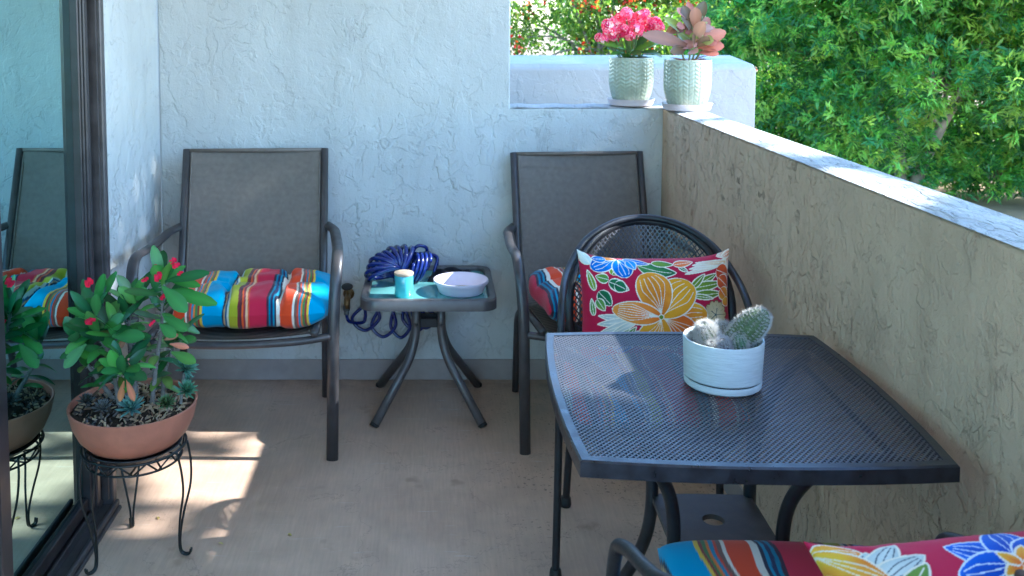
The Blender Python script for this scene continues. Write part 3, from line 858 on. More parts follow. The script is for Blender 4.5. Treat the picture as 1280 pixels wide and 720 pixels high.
# ------------------------------------------------------------------ FLORAL PILLOWS
def rgb(h): return np.array(hx(h))
CREAM, RED = rgb('EFE7D2'), rgb('B4123F')
class Painter:
    def __init__(s, X, Y, bg): s.X, s.Y = X, Y; s.c = np.tile(bg, (X.size, 1)).astype(np.float64)
    def put(s, m, col): s.c[m] = col if np.ndim(col) == 1 else col[m]
    def petal(s, cx, cy, tx, ty, w, ca, cb, line=CREAM, veins=3, pw=.75, lw=1.0, curve=0.0, veincol=None, ex=.72):
        dx, dy = tx-cx, ty-cy; Ln = math.hypot(dx, dy); ux, uy = dx/Ln, dy/Ln
        px, py = s.X-cx, s.Y-cy
        l = (px*ux+py*uy)/Ln; a = (-px*uy+py*ux)-curve*Ln*np.clip(l, 0, 1)*(1-np.clip(l, 0, 1))*4
        lc = np.clip(l, 1e-4, 1)
        prof = w*np.clip(np.sin(PI*lc**pw), 0, 1)**ex
        ins = (l > 0) & (l < 1) & (np.abs(a) < prof)
        wob = .5+.5*np.sin(px*90+py*70)*np.cos(px*60-py*110)
        f = np.clip(lc*.75+.4*(np.abs(a)/np.maximum(prof, 1e-4))-.1+.25*(wob-.5), 0, 1)[:, None]
        s.put(ins, ca*(1-f)+cb*f)
        t = .0015*lw
        for k in range(-(veins-1)//2 if veins > 1 else 0, (veins-1)//2+1) if veins > 0 else []:
            q = k*2/(veins+1)
            s.put(ins & (np.abs(a-q*prof*np.clip(l*1.6, 0, 1)) < t*.55) & (l < .88), veincol if veincol is not None else line)
        edge = (l > -.005) & (l < 1.012) & (np.abs(np.abs(a)-prof) < t) | ((np.abs(l-.995)*Ln < t) & (np.abs(a) < np.maximum(prof, t)))
        s.put(edge & (l > 0), line)
    def blob(s, cx, cy, r, col): s.put((s.X-cx)**2+(s.Y-cy)**2 < r*r, col)
    def daisy(s, cx, cy, r, n, ca, cb, line, star, rot=0):
        px, py = s.X-cx, s.Y-cy; d = np.hypot(px, py); th = np.arctan2(py, px)+rot
        rr = r*(.86+.14*np.abs(np.cos(n*th/2)))
        ins = d < rr; f = np.clip(d/r, 0, 1)[:, None]; s.put(ins, ca*(1-f)+cb*f)
        s.put(ins & (np.abs(np.sin(n*th/2))*d < .0011) & (d > .3*r), line)
        s.put(np.abs(d-rr) < .0011, line)
        s.put(ins & (np.abs(np.sin(2.5*th))*d < .0022) & (d < .48*r), star)
def design_a(u, v):
    """u,v metres on the face; positions measured on the photographed print"""
    def q(x, y): return (x-558)/1970, -(y-478)/1880
    P = Painter(u, v, RED)
    Gd, Gl, Ol = rgb('1F5A3A'), rgb('4E8A48'), rgb('7E9A2C')
    Or, Ye, Rd = rgb('E2641E'), rgb('F0B428'), rgb('C43A20')
    Bl, Bd = rgb('2A8FE8'), rgb('1450B0')
    W_ = rgb('E8E6DA')
    def pet(a, b, w, *r, **k): P.petal(*q(*a), *q(*b), w/2170, *r, **k)
    # white spray left
    for e, w in (((240,520), 22), ((236,560), 24), ((250,600), 22), ((300,610), 18)): pet((430,545), e, w, W_, rgb('9FB0A8'), veins=1)
    # leaves and twigs
    pet((330,690), (430,570), 26, Ol, Gl, veins=1); pet((380,650), (440,590), 14, Ol, Gl, veins=1); pet((300,655), (400,580), 16, Gl, Ol, veins=1)
    for a, b, w, c in (((300,355),(400,395),34,Gd), ((300,345),(235,330),28,Gl), ((320,320),(345,275),26,Ol), ((245,405),(310,470),38,Gd),
                       ((330,365),(390,395),34,Gd), ((235,440),(275,495),26,Gl), ((225,400),(195,300),20,Ol), ((215,520),(205,440),16,Gl)):
        pet(a, b, w, c, rgb('2E7A48') if c is Gd else Ol, veins=1)
    pet((455,265), (650,312), 44, Gl, Gd, veins=1, curve=-.06); pet((530,250), (640,262), 24, Ol, Gl, veins=0); pet((665,275), (710,305), 14, Gd, Gl, veins=1)
    for e, w in (((870,320), 26), ((905,365), 26), ((895,415), 26), ((800,320), 20), ((840,440), 14)): pet((720,390) if e[1] < 380 else (730,425), e, w, Ol, rgb('5E7A1E'), veins=1)
    # long pale streaks top right
    for k, e in enumerate(((695,318), (720,290), (740,268), (760,252))): pet((950,250+k*6), e, 18, rgb('E9B67A'), W_, veins=1)
    for e, w in (((880,222), 22), ((950,300), 26), ((905,235), 20)): pet((962,225), e, w, rgb('D8784A'), CREAM, veins=1)
    pet((640,262), (745,245), 26, Or, rgb('E89060'), veins=1)
    # orange buds at the right edge
    pet((870,300), (950,330), 50, Rd, Or, veins=1); pet((880,340), (945,390), 44, Or, Rd, veins=1); pet((890,395), (940,450), 40, Or, Ye, veins=1); pet((915,440), (938,480), 30, Ye, Or, veins=0)
    # blue flower
    pet((345,225), (215,290), 52, Bl, Bd, veins=3, ex=.5, pw=1.0); pet((360,225), (395,335), 58, Bl, Bd, veins=3, ex=.5, pw=1.0); pet((385,225), (515,258), 24, Bl, Bd, veins=1); pet((260,215), (355,222), 18, rgb('E8A040'), Or, veins=0)
    pet((300,225), (225,235), 26, Bl, Bd, veins=1); pet((410,230), (440,290), 30, Bl, rgb('4AA8F0'), veins=1)
    pet((215,265), (155,205), 34, rgb('C8DDD6'), W_, veins=3)
    pet((255,610), (275,700), 40, Bl, Bd, veins=1); pet((340,720), (420,655), 34, Bl, Bd, veins=1); pet((320,700), (380,640), 26, Bd, Bl, veins=1)
    pet((590,625), (560,720), 34, Gd, Gl, veins=1); pet((590,625), (640,710), 34, Gd, Gl, veins=1)
    # cream daisies
    cr1, cr2 = rgb('E6D6AE'), rgb('C8B280'); dk = rgb('6A5A34'); tl = rgb('1F4A5A')
    P.daisy(*q(905,640), 52/2170, 12, cr1, cr2, dk, dk, .3); P.daisy(*q(852,518), 80/2170, 13, cr1, cr2, dk, tl); P.daisy(*q(810,650), 72/2170, 13, cr1, cr2, dk, rgb('3A4A2A'), .5)
    # big hibiscus
    c0 = (560,524)
    def fp(b, w, ca, cb, **k): pet(c0, b, w*1.06, ca, cb, veins=k.pop('veins', 5), ex=.5, **k)
    fp((805,520), 84, Or, Ye, curve=-.04, pw=1.15); fp((740,680), 84, rgb('E8821E'), rgb('D6501E'), curve=.05, pw=1.1)
    fp((470,695), 96, rgb('E89A24'), Ye, curve=.10, pw=1.15); fp((725,365), 96, rgb('F0A824'), rgb('E8A020'), curve=.06, pw=1.2)
    fp((480,310), 92, rgb('D8741E'), rgb('F0A22A'), curve=-.08, pw=1.3); fp((313,485), 58, rgb('E6761E'), rgb('EFA040'), pw=.95, veins=7)
    P.blob(*q(560,524), .007, CREAM); P.blob(*q(560,525), .005, rgb('6E8A2A'))
    return P.c
def design_b(u, v):
    u = u+.115
    P = Painter(u, v, rgb('BE1244'))
    Bl, Bd, Ye, Or = rgb('2A6FE0'), rgb('1238A8'), rgb('F2CE3A'), rgb('E8702A'); W_ = rgb('E6EAE4'); G1, G2 = rgb('5E8A3A'), rgb('8EA83A'); lt = rgb('6FB0EE')
    pt = P.petal
    for e, w in (((-.19,.035), .02), ((-.20,.10), .022), ((-.13,.075), .018), ((-.15,.0), .02)): pt(-.225, .02, *e, w, Ye, Or, veins=3)
    for e in ((-.06,.115), (-.02,.125), (-.045,.075), (.0,.09)): pt(-.085, .055, *e, .02, W_, rgb('B8C4C0'), veins=3, veincol=rgb('50606A'))
    for e, w in (((-.13,.055), .014), ((-.02,.03), .014), ((-.10,-.02), .018)): pt(-.08, .0, *e, w, G1, G2, veins=1)
    for e in ((-.06,.0), (-.01,.02), (.01,-.05)): pt(-.03, -.02, *e, .022, Bl, lt, veins=3)
    c = (.10, .055)
    for e, w in (((.03,.10), .024), ((.11,.135), .03), ((.185,.10), .028), ((.17,-.0), .032), ((.06,-.03), .034), ((.02,.05), .026)): pt(*c, *e, w, Bd, Bl, veins=3, line=rgb('D8E6F0'))
    for e in ((.12,.085), (.125,.045), (.075,.045), (.08,.075)): pt(*c, *e, .008, Or, Ye, veins=0)
    for e in ((.20,.03), (.215,.075), (.22,.0)): pt(.165, .03, *e, .013, W_, rgb('A8C0C8'), veins=1, veincol=rgb('30606A'))
    for e, w in (((-.065,.115), .02), ((-.10,.075), .022), ((-.055,.06), .02)): pt(-.118, .13, *e, w, Ye, Or, veins=3)
    for e, w in (((.0,.03), .02), ((-.005,.075), .016)): pt(-.07, .02, *e, w, G2, G1, veins=1)
    for x, y in ((-.15,-.09), (-.05,-.10), (.05,-.10), (.15,-.09)):
        for k in range(5): pt(x, y, x+.05*math.cos(k*1.257), y+.05*math.sin(k*1.257), .02, (Bl, Ye)[k % 2], (lt, Or)[k % 2], veins=1)
    return P.c
def pillow(name, Wd, Hh, T, design, both=True, nu=330, nv=240, crown=.0):
    mb = MB(); U = np.linspace(-1, 1, nu+1); V = np.linspace(-1, 1, nv+1)
    uu, vv = np.meshgrid(U, V); au, av = np.abs(uu), np.abs(vv)
    h = T/2*(np.clip(1-au**2.6, 0, 1)*np.clip(1-av**2.6, 0, 1))**.55
    h += .0016*np.sin(uu*11+vv*5)*(1-au)*(1-av)*4+.0030*np.sin(uu*4-vv*7)*(1-au)*(1-av)
    cr_ = np.exp(-((np.hypot(1-au, 1-av)-.28)/.2)**2); h += .0035*np.sin((uu*np.sign(uu)-vv*np.sign(vv))*26+np.sin(uu*3)*2)*cr_*(1-au)**.4*(1-av)**.4
    h += .0016*np.sin(uu*40)*np.exp(-((1-av)/.12)**2)*(1-av)**.3
    # edges draw inward between the corners
    x = uu*Wd/2*(1-.055*(1-vv**2)**1.0*au**3); y = vv*Hh/2*(1-.15*(1-uu**4)*av**3+.03*(au*av)**6)
    for side in (1, -1):
        base = len(mb.v)
        mb.v.extend(zip(x.ravel(), y.ravel(), (side*h).ravel()))
        idx = np.arange((nu+1)*(nv+1)).reshape(nv+1, nu+1)+base
        q = np.stack([idx[:-1,:-1], idx[:-1,1:], idx[1:,1:], idx[1:,:-1]], -1).reshape(-1, 4)
        if side < 0: q = q[:, ::-1]
        mb.f.extend(map(tuple, q.tolist()))
    c1 = design((uu*Wd/2).ravel(), (vv*Hh/2).ravel())
    return mb.build(name, M['fabric'], cols=np.concatenate([c1, c1]))
p1 = pillow('throw_pillow', .405, .285, .115, design_a)
# local z is the face normal; stand it up facing the camera, leaning back
p1.location = (.585, 2.465, .668); p1.rotation_euler = (R(78), 0, R(1.5))
tag(p1, 'crimson pillow with one big orange hibiscus propped in the far mesh chair', 'pillow', 'floral throw pillows')
p2 = pillow('throw_pillow', .46, .30, .13, design_b)
p2.location = (.725, 1.075, .690); p2.rotation_euler = (R(24), R(-3), R(4))
tag(p2, 'crimson pillow with blue flowers lying at the near right corner', 'pillow', 'floral throw pillows')
for p_ in (p1, p2):
    pass

# ------------------------------------------------------------------ leaves
def leaf_mesh(mb, cols, base, direction, normal, Ln, W, col, fold=.25, droop=.2, ns=7, tip=.9, obov=True, colb=None):
    d = Vector(direction).normalized(); nn = Vector(normal); nn = (nn-d*nn.dot(d)); 
    if nn.length < 1e-3: nn = d.orthogonal()
    nn.normalize(); s = d.cross(nn)
    b0 = len(mb.v); B = Vector(base)
    for i in range(ns+1):
        t = i/ns
        w = W*.5*(math.sin(PI*min(1, t**1.5*.95+.02))**.62 if obov else math.sin(PI*min(1, t*.97+.02))**.9)
        c = B+d*(Ln*t)-nn*(droop*Ln*t*t)
        for q in (-1, 0, 1):
            mb.v.append(tuple(c+s*(w*q)+nn*(fold*w*abs(q))))
            k = (.86+.22*t)*(1.38 if q == 0 else 1)
            cc = col if colb is None else [a*(1-t)+b*t for a, b in zip(col, colb)]
            cols.append([min(1, a*k) for a in cc])
    for i in range(ns):
        for q in range(2):
            a = b0+i*3+q; mb.f.append((a, a+1, a+4, a+3))
def vary(c, a=.25):
    k = 1+random.uniform(-a, a); return [max(0, min(1, c[0]*k*(1+random.uniform(-.15,.15)))), max(0, min(1, c[1]*k)), max(0, min(1, c[2]*k*(1+random.uniform(-.2,.2))))]

# ------------------------------------------------------------------ PLANT STAND + BOWL
SX, SY = -.787, 2.457
ps = empty('plant_stand', (SX, SY, 0), 0, 'dark wire plant stand with three curled feet under the terracotta bowl', 'plant stand')
ZR = .297
mb = MB(); 
mb.tube([(.133*math.cos(2*PI*k/60), .133*math.sin(2*PI*k/60), ZR) for k in range(60)], .0034, 8, closed=True)
mb.tube([(.122*math.cos(2*PI*k/60), .122*math.sin(2*PI*k/60), ZR-.032) for k in range(60)], .003, 8, closed=True)
mb.tube([(.070*math.cos(2*PI*k/40), .070*math.sin(2*PI*k/40), ZR-.026) for k in range(40)], .003, 8, closed=True)
mb.build('ring', M['wire'], ps)
mb = MB()
for k in range(12):
    a = 2*PI*k/12; b = a+PI/12
    mb.tube([(.133*math.cos(a), .133*math.sin(a), ZR), (.122*math.cos(b), .122*math.sin(b), ZR-.032)], .0024, 6)
    mb.tube([(.133*math.cos(a+2*PI/12), .133*math.sin(a+2*PI/12), ZR), (.122*math.cos(b), .122*math.sin(b), ZR-.032)], .0024, 6)
for k in range(9):
    a = 2*PI*k/9
    mb.tube([(.122*math.cos(a), .122*math.sin(a), ZR-.032), (.070*math.cos(a+.25), .070*math.sin(a+.25), ZR-.026)], .0026, 6)
for k in range(3):
    a = 2*PI*k/6
    mb.tube([(.070*math.cos(a), .070*math.sin(a), ZR-.026), (-.070*math.cos(a), -.070*math.sin(a), ZR-.026)], .0026, 6)
mb.build('lattice', M['wire'], ps)
for ang in (R(-129), R(113), R(-7)):
    mb = MB(); ca, sa = math.cos(ang), math.sin(ang)
    for s in (-1, 1):
        prof = [(.131, .036*s, ZR), (.141, .033*s, .245), (.142, .026*s, .185), (.128, .014*s, .115), (.120, .0045*s, .055), (.121, .0032*s, .016), (.131, .0032*s, .004), (.146, .0032*s, .006), (.150, .0032*s, .019)]
        mb.tube(cr([(r*ca-t*sa, r*sa+t*ca, z) for r, t, z in prof], 6), .0031, 7)
    mb.build('leg', M['wire'], ps)
# black drip saucer
sc_ = MB().lathe([(.0005,-.002), (.075,-.002), (.100,.004), (.121,.020), (.124,.022), (.120,.0235), (.098,.008), (.0005,.003)], 48, (0,0,0))
sco = sc_.build('drip_saucer', M['black_plastic'], loc=(SX, SY, ZR-.016)); tag(sco, 'black plastic drip saucer between the terracotta bowl and the wire stand', 'saucer')

pl = empty('potted_plant', (SX, SY, ZR-.004), 0, 'red-flowered thorny plant with succulents in a terracotta bowl on the wire stand', 'potted plant')
BZ = .148
BS = .80
MB().lathe([(r, z*BS) for r, z in [(.0005,0), (.080,0), (.092,.004), (.118,.022), (.140,.052), (.155,.092), (.1625,.132), (.165,.148), (.1635,.150), (.1595,.1485), (.157,.132), (.148,.085), (.130,.05), (.0005,.03)]], 72).build('bowl', M['terracotta'], pl, sharp=50)
def soilfn(u, v):
    r = .156*u; a = 2*PI*v
    return (r*math.cos(a), r*math.sin(a), .102+.012*(1-u)+.005*math.sin(r*160+a*5)*math.sin(a*9+r*70))
MB().grid(soilfn, 14, 60).build('soil', M['soil'], pl)
# bark mulch chips
mb = MB(); cols = []
for k in range(520):
    r = .15*math.sqrt(random.random()); a = random.random()*2*PI
    x, y = r*math.cos(a), r*math.sin(a); z = .105+.011*(1-r/.156)
    c = random.choice([(.34,.22,.13), (.22,.13,.08), (.36,.24,.14), (.12,.08,.055), (.40,.29,.19)])
    if x < -.02 and y < .05 and random.random() < .6: c = random.choice([(.06,.05,.042), (.14,.12,.11), (.03,.025,.025)])
    s = random.uniform(.004, .010); d = Vector((random.gauss(0,1), random.gauss(0,1), random.gauss(0,.6))).normalized(); e = d.orthogonal().normalized()*s*.35; f = d.cross(e).normalized()*s*.15
    p = Vector((x, y, z+random.uniform(0, .007))); b0 = len(mb.v)
    for q in (-d*s-e, d*s*.9-e*.8, d*s+e, -d*s*.8+e): mb.v.append(tuple(p+q+f)); cols.append(vary(c, .2))
    for q in (-d*s-e, d*s*.9-e*.8, d*s+e, -d*s*.8+e): mb.v.append(tuple(p+q-f)); cols.append(vary(c, .2))
    mb.f += [(b0,b0+1,b0+2,b0+3), (b0+7,b0+6,b0+5,b0+4), (b0,b0+4,b0+5,b0+1), (b0+1,b0+5,b0+6,b0+2), (b0+2,b0+6,b0+7,b0+3), (b0+3,b0+7,b0+4,b0)]
mo = mb.build('mulch', M['mulch'], pl, smooth=False, cols=cols); mo['kind'] = 'stuff'
# stems: base xy, path points (local)
def lp(u, v, y):   # local point of the plant from a photo position at a depth
    p = at_y(u, v, y); return Vector((p.x-SX, p.y-SY, p.z-(ZR-.004)))
stems = [
    [(-.03,-.02,.104), lp(140, 455, 2.43), lp(124, 418, 2.42), lp(116, 388, 2.42)],
    [(.0,.03,.104), lp(166, 450, 2.48), lp(160, 410, 2.49), lp(168, 378, 2.50)],
    [(.05,-.01,.104), lp(196, 450, 2.45), lp(202, 405, 2.44), lp(204, 352, 2.43)],
    [(-.05,.02,.104), lp(120, 470, 2.47), lp(103, 446, 2.46), lp(96, 425, 2.45)],
    [(.02,-.06,.104), lp(168, 478, 2.38), lp(160, 458, 2.35), lp(152, 470, 2.33)],
    [(.07,.03,.104), lp(205, 470, 2.50), lp(214, 440, 2.50), lp(222, 425, 2.49)],
    [(-.01,.01,.104), lp(150, 470, 2.44), lp(148, 436, 2.42), lp(142, 415, 2.41)],
]
ms = MB(); mt = MB()
for st_ in stems:
    pth = cr(st_, 8); nn = len(pth)
    ms.tube(pth, [.0065-.0028*i/(nn-1) for i in range(nn)], 8)
    for i in range(1, nn):
        for _ in range(7):
            d = Vector((random.gauss(0,1), random.gauss(0,1), random.gauss(.2,.5))).normalized(); p = pth[i].lerp(pth[i-1], random.random())
            e = d.orthogonal().normalized()*.0009; f = d.cross(e); b0 = len(mt.v)
            mt.v += [tuple(p+e), tuple(p-e*.5+f), tuple(p-e*.5-f), tuple(p+d*random.uniform(.011,.019))]
            mt.f += [(b0,b0+1,b0+3), (b0+1,b0+2,b0+3), (b0+2,b0,b0+3)]
sto = ms.build('stems', M['stem'], pl)
mt.build('thorns', simple('thorn_grey', (.30,.28,.27), .7), sto, smooth=False)
mb = MB(); cols = []
G = [(.045,.17,.035), (.06,.21,.04), (.03,.12,.035), (.09,.24,.05), (.025,.095,.035)]
def XMIN(p): return p.x+SX > -.962
def put_leaf(b, d, nrm, Ln, W, c, **k):
    d = Vector(d).normalized(); e = Vector(b)+d*Ln
    if e.x+SX < -.965: d.x = abs(d.x)*.2; d.normalize()
    leaf_mesh(mb, cols, b, d, nrm, Ln, W, c, **k)
for si, st_ in enumerate(stems):
    pth = cr(st_, 8); top = pth[-1]; nn = len(pth)
    cnt = [20, 18, 16, 15, 14, 14, 13][si]
    for k in range(cnt):
        a = k*2.4+si; el = random.uniform(-.15, 1.15) if k > 4 else random.uniform(.8, 1.35)
        d = Vector((math.cos(a)*math.cos(el), math.sin(a)*math.cos(el), math.sin(el)))
        i = nn-1-int(k*.55); b = pth[max(2, i)]
        put_leaf(b, d, (random.gauss(0,.3), -.5+random.gauss(0,.3), 1), random.uniform(.055, .105), random.uniform(.024, .036), vary(random.choice(G), .4), droop=random.uniform(.0,.35), fold=random.uniform(.05,.35))
    for k in range(8):
        i = random.randint(int(nn*.2), int(nn*.8)); a = random.random()*6.28
        put_leaf(pth[i], (math.cos(a), math.sin(a)-.2, random.uniform(-.3,.4)), (0,-.2,1), random.uniform(.045,.075), random.uniform(.02,.03), vary(random.choice(G+[(.14,.2,.04)]), .35), droop=.4)
# big leaves seen on the right, photo positions
for (u0, v0, u1, v1, y, W) in [(206,352,258,340,2.40,.030), (204,362,268,378,2.40,.036), (203,358,232,388,2.36,.040), (205,352,216,328,2.42,.026), (206,348,248,356,2.44,.026),
                               (205,395,232,412,2.38,.03), (200,405,218,420,2.36,.03), (214,440,243,452,2.40,.03), (118,385,128,345,2.40,.028), (116,390,142,342,2.42,.026),
                               (115,395,95,375,2.40,.026), (108,430,80,458,2.40,.034), (112,420,82,440,2.42,.032), (130,410,152,395,2.37,.034), (140,420,178,420,2.36,.038), (120,395,120,370,2.36,.03), (170,380,150,360,2.44,.03), (168,375,182,362,2.44,.03)]:
    a_ = lp(u0, v0, y+.02); b_ = lp(u1, v1, y); d = b_-a_
    put_leaf(a_, d, (0,-.75,.65), d.length*1.04, W, vary(random.choice(G[:4]), .15), droop=.06, fold=.12)
lf = mb.build('leaves', M['leaf'], pl, cols=cols)
# dying orange leaves
mb = MB(); cols = []
for (u0, v0, u1, v1, y) in [(155,476,149,503,2.33), (158,474,168,502,2.32), (158,425,148,434,2.38), (205,425,222,418,2.42), (212,430,236,434,2.42), (160,448,168,456,2.34)]:
    a_ = lp(u0, v0, y); b_ = lp(u1, v1, y); d = b_-a_
    leaf_mesh(mb, cols, a_, d, (.2,-.8,.5), d.length, .017, vary((.48,.17,.085), .15), droop=.1)
mb.build('withered_leaves', M['leaf'], pl, cols=cols)
# red flowers
def disc_flower(mb, cols, p, nrm, r, col, n=2):
    nrm = Vector(nrm).normalized(); e = nrm.orthogonal().normalized(); f = nrm.cross(e)
    for k in range(n):
        a = PI*k*2/n; d = e*math.cos(a)+f*math.sin(a)
        leaf_mesh(mb, cols, Vector(p)-d*r*.15, d, nrm, r*1.1, r*1.5, col, droop=-.05, fold=.1, ns=4, obov=False)
for (u, v, y, r) in [(110,354,2.41,.0105), (113,399,2.38,.0115), (215,328,2.41,.009), (220,332,2.40,.007), (197,346,2.40,.0095), (194,333,2.42,.006), (203,372,2.38,.0065), (226,342,2.42,.006), (181,350,2.42,.006), (190,404,2.37,.005)]:
    mb = MB(); cols = []
    for _ in range(2):
        disc_flower(mb, cols, lp(u+random.uniform(-2,2), v+random.uniform(-2,2), y), (random.gauss(.1,.3), -1, random.gauss(.5,.3)), r*1.25, vary((.62,.012,.055), .15))
    mb.build('flower', M['petal'], pl, cols=cols)
# succulent rosettes
def rosette(parent, c, r, n, col, lift=.5, name='succulent', tilt=(0,-.3,1)):
    mb = MB(); cols = []
    up = Vector(tilt).normalized(); e = up.orthogonal().normalized(); f = up.cross(e)
    for k in range(n):
        t = k/n; a = k*2.39996; el = .05+1.25*t
        d = (e*math.cos(a)+f*math.sin(a))*math.cos(el)+up*math.sin(el)
        leaf_mesh(mb, cols, Vector(c)+up*(r*.25*t), d, up, r*(1-.35*t), r*.20, vary(col, .2), fold=.5, droop=-.18, ns=4, obov=False, colb=[min(1, x*1.6+.03) for x in col])
    return mb.build(name, M['leaf'], parent, cols=cols)
rosette(pl, lp(231, 462, 2.46), .040, 60, (.07,.17,.135), tilt=(.5,-.4,1)); rosette(pl, lp(232, 490, 2.42), .036, 50, (.05,.135,.085), tilt=(.4,-.5,1))
rosette(pl, lp(165, 512, 2.36), .042, 46, (.075,.16,.15), tilt=(-.1,-.6,1)); rosette(pl, lp(208, 506, 2.37), .03, 60, (.05,.09,.035), tilt=(.1,-.5,1))
rosette(pl, lp(236, 430+45, 2.47), .02, 24, (.09,.2,.17)); rosette(pl, lp(108, 503, 2.38), .028, 40, (.03,.035,.035), name='dark_rosette'); rosette(pl, lp(128, 512, 2.36), .03, 36, (.08,.08,.085), name='dark_rosette')
m2 = MB(); m2.tube(cr([lp(226, 505, 2.44), lp(228, 480, 2.46), lp(230, 466, 2.46)], 5), .004, 7); m2.build('succulent_stem', M['stem'], pl)

# ------------------------------------------------------------------ CACTUS POT
cp = empty('cactus_pot', (.557, 1.792, .7195), 0, 'pale blue-grey ceramic pot of fuzzy cacti standing on the mesh table', 'potted cactus')
MB().lathe([(.0005,0), (.066,0), (.0715,.004), (.0725,.014), (.0715,.0155), (.0005,.0155)], 64).build('base_dish', M['cactus_pot'], cp, sharp=40)
MB().lathe([(.0005,.0175), (.0695,.0175), (.0725,.020), (.0752,.090), (.0742,.0925), (.0715,.0925), (.0700,.089), (.069,.074), (.0005,.072)], 64).build('pot', M['cactus_pot'], cp, sharp=40)
MB().lathe([(.0005,.0155), (.0685,.0155), (.0685,.0175), (.0005,.0175)], 48).build('shadow_gap', M['black_plastic'], cp)
MB().grid(lambda u, v: (.0695*u*math.cos(2*PI*v), .0695*u*math.sin(2*PI*v), 0.077+.008*math.sin(u*30+v*20)*math.sin(v*40)*.3+.006*(1-u)), 10, 40).build('soil', M['soil'], cp)
def cactus(name, base, tip, r0, r1, col, spn, slen, spcol=(.52,.50,.47)):
    B, T = Vector(base), Vector(tip); ax = (T-B); Ln = ax.length; a = ax.normalized(); e = a.orthogonal().normalized(); f = a.cross(e)
    mb = MB(); seg, rg = 48, 22; prof = []
    for i in range(rg+1):
        t = i/rg; 
        r = (r0+(r1-r0)*min(1, t*1.6))*(1 if t < .62 else math.sqrt(max(0, 1-((t-.62)/.38)**2)))
        prof.append((max(r, 3e-4), t))
    for r, t in prof:
        for k in range(seg):
            an = 2*PI*k/seg; rr = r*(1+.02*math.cos(an*14+t*10))
            mb.v.append(tuple(B+a*(Ln*t)+(e*math.cos(an)+f*math.sin(an))*rr))
    for i in range(rg):
        for k in range(seg):
            x = i*seg+k; y = i*seg+(k+1) % seg; mb.f.append((x, y, y+seg, x+seg))
    mb.f.append(tuple(rg*seg+k for k in range(seg)))
    o = mb.build(name, simple('cactus_skin', col, .6, 0, .3, .4, 90, .3, 120), cp)
    sp = MB()
    for _ in range(int(spn*2.4)):
        t = random.random()**.8; i = min(int(t*rg), rg); r, tt = prof[i]
        an = (int(random.random()*14)/14)*2*PI-tt*10/14*1.0+random.gauss(0,.05)
        rad = e*math.cos(an)+f*math.sin(an); p = B+a*(Ln*tt)+rad*r*1.0
        nr = (rad*(1 if t < .62 else 1.2-t)+a*(0 if t < .55 else (t-.5)*2.2)).normalized()
        for _k in range(3):
            d = (nr+Vector((random.gauss(0,.5), random.gauss(0,.5), random.gauss(0,.5)))).normalized()
            q = d.orthogonal().normalized()*.00026; b0 = len(sp.v)
            sp.v += [tuple(p+q), tuple(p-q), tuple(p+d*slen*random.uniform(.7,1.6))]; sp.f.append((b0, b0+1, b0+2))
    sp.build('spines', simple('white_spines', spcol, .7, 0, .2), o, smooth=False)
    return o
def cl(u, v, y): p = at_y(u, v, y); return (p.x-.557, p.y-1.792, p.z-.7195)
GC = (.10,.125,.06)
cactus('cactus', cl(898, 446, 1.80), cl(959, 389, 1.765), .018, .026, (.085,.125,.05), 1300, .0062)
cactus('cactus', cl(888, 442, 1.79), cl(881, 405, 1.78), .016, .019, GC, 1300, .009)
cactus('cactus', cl(902, 436, 1.83), cl(903, 403, 1.83), .014, .016, (.12,.12,.06), 700, .008)
cactus('cactus', cl(925, 446, 1.765), cl(924, 417, 1.76), .012, .0145, (.07,.15,.07), 620, .005)
cactus('cactus', cl(940, 445, 1.785), cl(942, 419, 1.78), .010, .013, (.07,.15,.07), 520, .005)
cactus('cactus', cl(870, 436, 1.80), cl(868, 416, 1.795), .012, .013, (.25,.21,.15), 600, .007)
cactus('cactus', cl(905, 450, 1.77), cl(904, 424, 1.76), .013, .014, (.16,.14,.12), 700, .008, (.55,.53,.54))
cactus('cactus', cl(893, 450, 1.765), cl(890, 428, 1.755), .010, .011, (.2,.17,.13), 500, .007)

# ------------------------------------------------------------------ LEDGE POTS
def knit(a, r, z):
    if r < .06 or z < .02 or z > .172: return 0
    ncol = 26; ph = (a*ncol/(2*PI)) % 1.0; s = 1 if int(a*ncol/(2*PI)) % 2 else -1
    rid = .5+.5*math.sin((z*420+s*ph*5.2))
    grv = min(1, min(ph, 1-ph)*7)
    return .0011*rid*grv-.0008*(1-grv)
POT = [(.0005,0), (.058,0), (.066,.004)]+[(.066+.020*math.sin(min(1, (z-.004)/.09)*PI/2), z) for z in np.linspace(.008, .175, 70)]+[(.0865,.178), (.0855,.181), (.0825,.181), (.0810,.177), (.078,.150), (.0005,.148)]
def ledge_pot(loc, rot, label):
    o = empty('flower_pot', loc, rot, label, 'flower pot', 'sage pots on the ledge')
    MB().lathe(POT, 264, bump=knit).build('pot', M['pot_sage'], o)
    MB().grid(lambda u, v: (.0795*u*math.cos(2*PI*v), .0795*u*math.sin(2*PI*v), .155+.01*(1-u)), 8, 30).build('soil', M['soil'], o)
    return o
def ledge_saucer(loc, label):
    s = MB().lathe([(.0005,0), (.078,0), (.084,.003), (.0915,.024), (.0935,.026), (.0905,.026), (.083,.007), (.0005,.006)], 56)
    o = s.build('plant_saucer', M['saucer'], sharp=40, loc=loc); tag(o, label, 'saucer', 'pale saucers on the ledge'); return o
ZC = ZL+.0065
P1 = at_z(787, 132.5, ZL); P2 = at_z(858, 138, ZL)
L1 = (P1.x, YB+.075, ZC); L2 = (.945, 3.545, ZC)
ledge_saucer(L1, 'pale pink saucer under the pot of pink blossom'); ledge_saucer(L2, 'pale pink saucer under the pot of salmon-leaved succulent')
fp1 = ledge_pot((L1[0], L1[1], ZC+.0065), -.1, 'sage green knit-textured pot with a round head of pink blossom')
